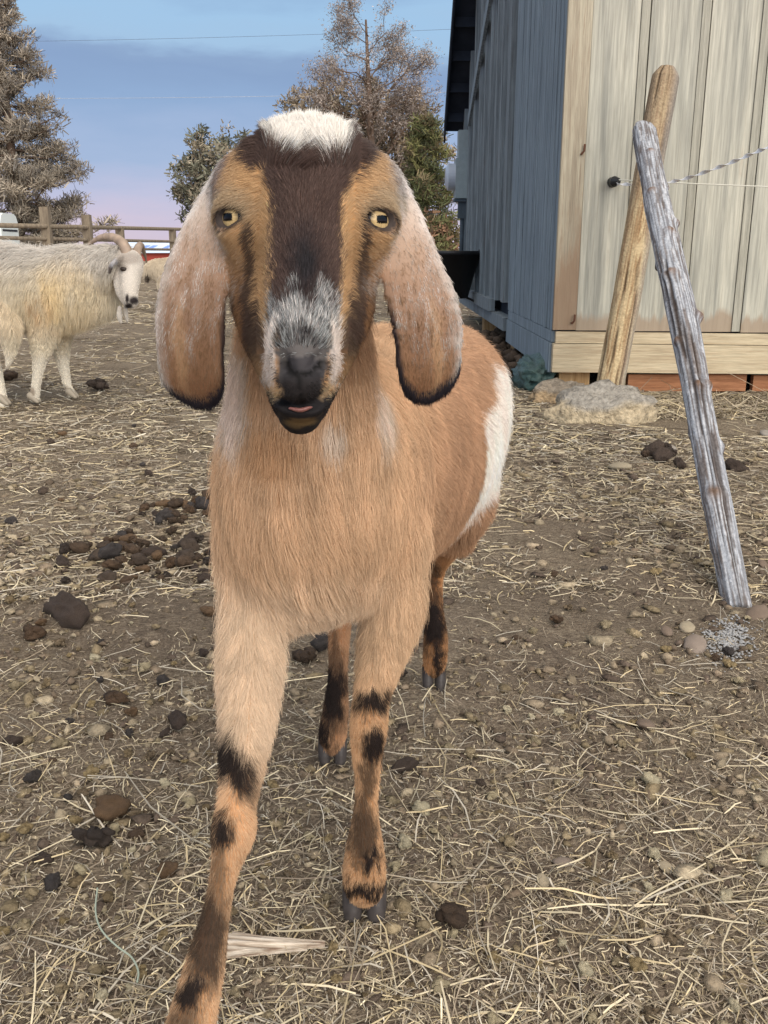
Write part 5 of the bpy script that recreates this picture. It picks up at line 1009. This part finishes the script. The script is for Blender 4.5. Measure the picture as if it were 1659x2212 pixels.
def g2_paint(p):
    r = np.stack([field_at(g, p) for g in G2], 1).argmin(1); px, py = PROJ(p); n = len(p); big = fbm(p, 9, 61, 4); fine = fbm(p * [1, 1, .4], 40, 62, 3)
    c = lerp(np.tile(lin(206, 194, 170), (n, 1)), lin(186, 181, 175), sstep(625, 545, py) * .85); c = lerp(c, lin(218, 196, 154), np.clip(blob(px, py, 90, 640, 45, 60) * .5 + blob(px, py, 150, 640, 60, 80) * .45, 0, 1) * sstep(.35, .6, big)); c = lerp(c, lin(176, 140, 104), blob(px, py, 84, 655, 26, 30) * .6 * sstep(.4, .6, fine))
    c = lerp(c, lin(188, 178, 166), sstep(40, -60, px) * .6); c = lerp(c, lin(206, 186, 156), (r == 3) * sstep(740, 700, py) * .5); c = lerp(c, lin(200, 192, 182), (r == 2) * .85)
    c = lerp(c, lin(150, 140, 130), (r == 2) * np.maximum(blob(px, py, 276, 558, 30, 14), blob(px, py, 264, 578, 14, 9)) * .8); c = lerp(c, lin(74, 66, 62), (r == 2) * blob(px, py, 240, 582, 7, 14)); c = lerp(c, lin(160, 160, 165), (r == 2) * blob(px, py, 246, 568, 10, 10) * .7)
    c = lerp(c, lin(40, 34, 34), (r == 2) * np.maximum.reduce([blob(px, py, 289, 649, 11, 9), blob(px, py, 278, 660, 9, 6), blob(px, py, 275, 645, 4, 10)])); c = lerp(c, lin(214, 206, 190), (r == 3) * sstep(740, 790, py) * .8)
    c = lerp(c, lin(120, 104, 88), (r == 3) * (blob(px, py, 68, 848, 8, 12) + blob(px, py, 142, 846, 8, 12)) * .8)
    return c * (.82 + .36 * big)[:, None], r
c2, r2 = g2_paint(V2)
wg = empty('white_goat', tuple(P(20, 870, YG) * [1, 1, 0])); wg['label'] = 'shaggy cream white goat with swept back horns standing side on at left'; wg['category'] = 'goat'
link('body', np_mesh('white_goat_body', V2, F2, attrs={'col': ('POINT', c2 * .8)}), SKIN, wg)
hz_ = PROJ(V2)[0]; dn = np.array([1.0, 1.1, 1.6, 1.0])[r2]; eye2 = [P(267, 581, y) for y in np.arange(YG - .5, YG, .002) if field_at(g2_prims, P(267, 581, y)[None])[0] < .002][0]
dn = np.where((r2 == 3) & (PROJ(V2)[1] > 775), .9, dn); T2, W2 = sample_surface(V2, F2, N2, dn, 110000)
ro = (V2[T2] * W2[:, :, None]).sum(1); nr = unit((N2[T2] * W2[:, :, None]).sum(1)); hc2, hr2 = g2_paint(ro); n = len(ro); qx, qy = PROJ(ro)
cb = np.tile(np.array([-.25, 0, -1.0]), (n, 1)); sw = fbm(ro, 7, 66, 3) - .5; cb[:, 0] += sw * 1.6; cb[:, 1] += (fbm(ro, 7, 69, 3) - .5) * 1.6
ln2 = np.array([.105, .09, .009, .03])[hr2]; ln2 = np.where((hr2 == 3), ip(qy, (690, .08), (740, .04), (775, .014), (870, .008)), ln2); ln2 = np.where((hr2 == 0) & (qx < 40), .125, ln2)
mh = hr2 == 2; cb[mh] = np.array([-.2, .1, -.6])
hc2 = np.clip(hc2 * 1.1, 0, .9) * np.exp(rng.normal(0, .13, (n, 1)))
kp = np.linalg.norm(ro - eye2, axis=1) > .020; ro, nr, cb, ln2, hc2, mh = ro[kp], nr[kp], cb[kp], ln2[kp], hc2[kp], mh[kp]; hr2 = hr2[kp]
make_fur('fleece', ro, nr, cb, ln2, np.clip(hc2, 0, 1), np.where(hr2 == 2, .0008, .0011), wg, FUR, npt=6, lift=np.where(mh, .2, .42), clump=np.where(ln2 > .03, .05, .012), clump_f=np.where(ln2 > .03, .62, .2), droop=.55, jit=.30)
def horn(pts, rad, name='horn'):
    ch = Chain([[*p, r] for p, r in zip(pts, rad)], n=28, k=.002); A = ch.A; A[:, 3] *= 1 + .05 * np.sin(np.arange(28) * 2.2); A[:, 4] = A[:, 3]; Vh, Fh = surface_nets([ch], .005)
    return link(name, np_mesh(name, Vh, Fh, attrs={'col': ('POINT', np.tile(lin(148, 130, 114), (len(Vh), 1)) * (.75 + .5 * vnoise(Vh * [1, 1, .5], 60, 3))[:, None])}), HORNY, wg)
horn([P(277, 560, YG - .19), P(268, 530, YG - .17), P(248, 514, YG - .13), P(222, 512, YG - .08), P(200, 522, YG - .05), P(183, 538, YG - .03)], [.031, .028, .023, .017, .011, .004])
horn([P(294, 560, YG - .15), P(297, 540, YG - .12), P(304, 530, YG - .06), P(311, 545, YG + .0), P(317, 567, YG + .05)], [.026, .023, .018, .011, .004])
Ve, Fe = surface_nets([Chain([[*(eye2 - [.006, 0, 0]), .012], [*(eye2 + [.008, 0, -.003]), .011]], n=2)], .003); link('eyeball', np_mesh('eyeball', Ve, Fe, attrs={'col': ('POINT', np.tile(lin(46, 38, 34), (len(Ve), 1)))}), EYE, wg)
for px, py, Y in ((72, 872, YG - .09), (154, 862, YG + .085), (8, 888, YG - .17), (-188, 862, YG + .2)):
    p = P(px, py, Y); p[2] = 0; pr = [Chain([[*(p + [.03, s_ * .016, .012]), .014, .012], [*(p + [-.005, s_ * .017, .045]), .018, .022]], side=(0, 1, 0), n=4, k=.002) for s_ in (-1, 1)]
    Vh, Fh = surface_nets(pr, .005); link('hoof', np_mesh('hoof', Vh, Fh, attrs={'col': ('POINT', np.tile(lin(150, 140, 124), (len(Vh), 1)))}), HORNY, wg)
# ---- pale goat far off, half hidden by the ear
YF = 21.0
def fx(px, py, r, dy=0.0): return [*P(px, py, YF + dy), r]
fp = [Chain([fx(345, 584, .22), fx(385, 582, .25), fx(430, 582, .25), fx(455, 584, .2)], k=.1), Chain([fx(345, 580, .16), fx(330, 580, .14), fx(322, 586, .11), fx(318, 598, .07)], k=.08)]
fp += [Chain([fx(a, 596, .09, d), fx(a - 1, 608, .055, d), fx(a, 620, .05, d)], k=.05) for a, d in ((346, -.1), (356, .15), (440, -.1), (450, .15))]
Vf, Ff = surface_nets(fp, .022); cf = np.tile(lin(204, 190, 168), (len(Vf), 1)) * (.8 + .4 * fbm(Vf, 4, 77, 4))[:, None]; fxp, fyp = PROJ(Vf); cf = lerp(cf, lin(70, 60, 54), blob(fxp, fyp, 318, 600, 6, 9)); 
fg = empty('far_goat', tuple(P(390, 620, YF) * [1, 1, 0])); fg['label'] = 'pale goat far away in the yard half hidden by the long ear'; fg['category'] = 'goat'
link('body', np_mesh('far_goat_body', Vf, Ff, attrs={'col': ('POINT', cf)}), SKIN, fg)
pr = [Chain([fx(326, 574, .04), fx(332, 566, .03), fx(340, 566, .012)], k=.01)]; Vh, Fh = surface_nets(pr, .012); link('horn', np_mesh('horn', Vh, Fh, attrs={'col': ('POINT', np.tile(lin(120, 104, 90), (len(Vh), 1)))}), HORNY, fg)
NF = vert_normals(Vf, Ff); Tf, Wf = sample_surface(Vf, Ff, NF, np.ones(len(Vf)), 9000); rf = (Vf[Tf] * Wf[:, :, None]).sum(1); nf = unit((NF[Tf] * Wf[:, :, None]).sum(1))
make_fur('fleece', rf, nf, np.tile(np.array([0, 0, -1.0]), (len(rf), 1)), np.full(len(rf), .09), np.clip((cf[Tf] * Wf[:, :, None]).sum(1) * 1.1, 0, 1), .003, fg, FUR, npt=4, lift=.4, clump=.06, droop=.3)
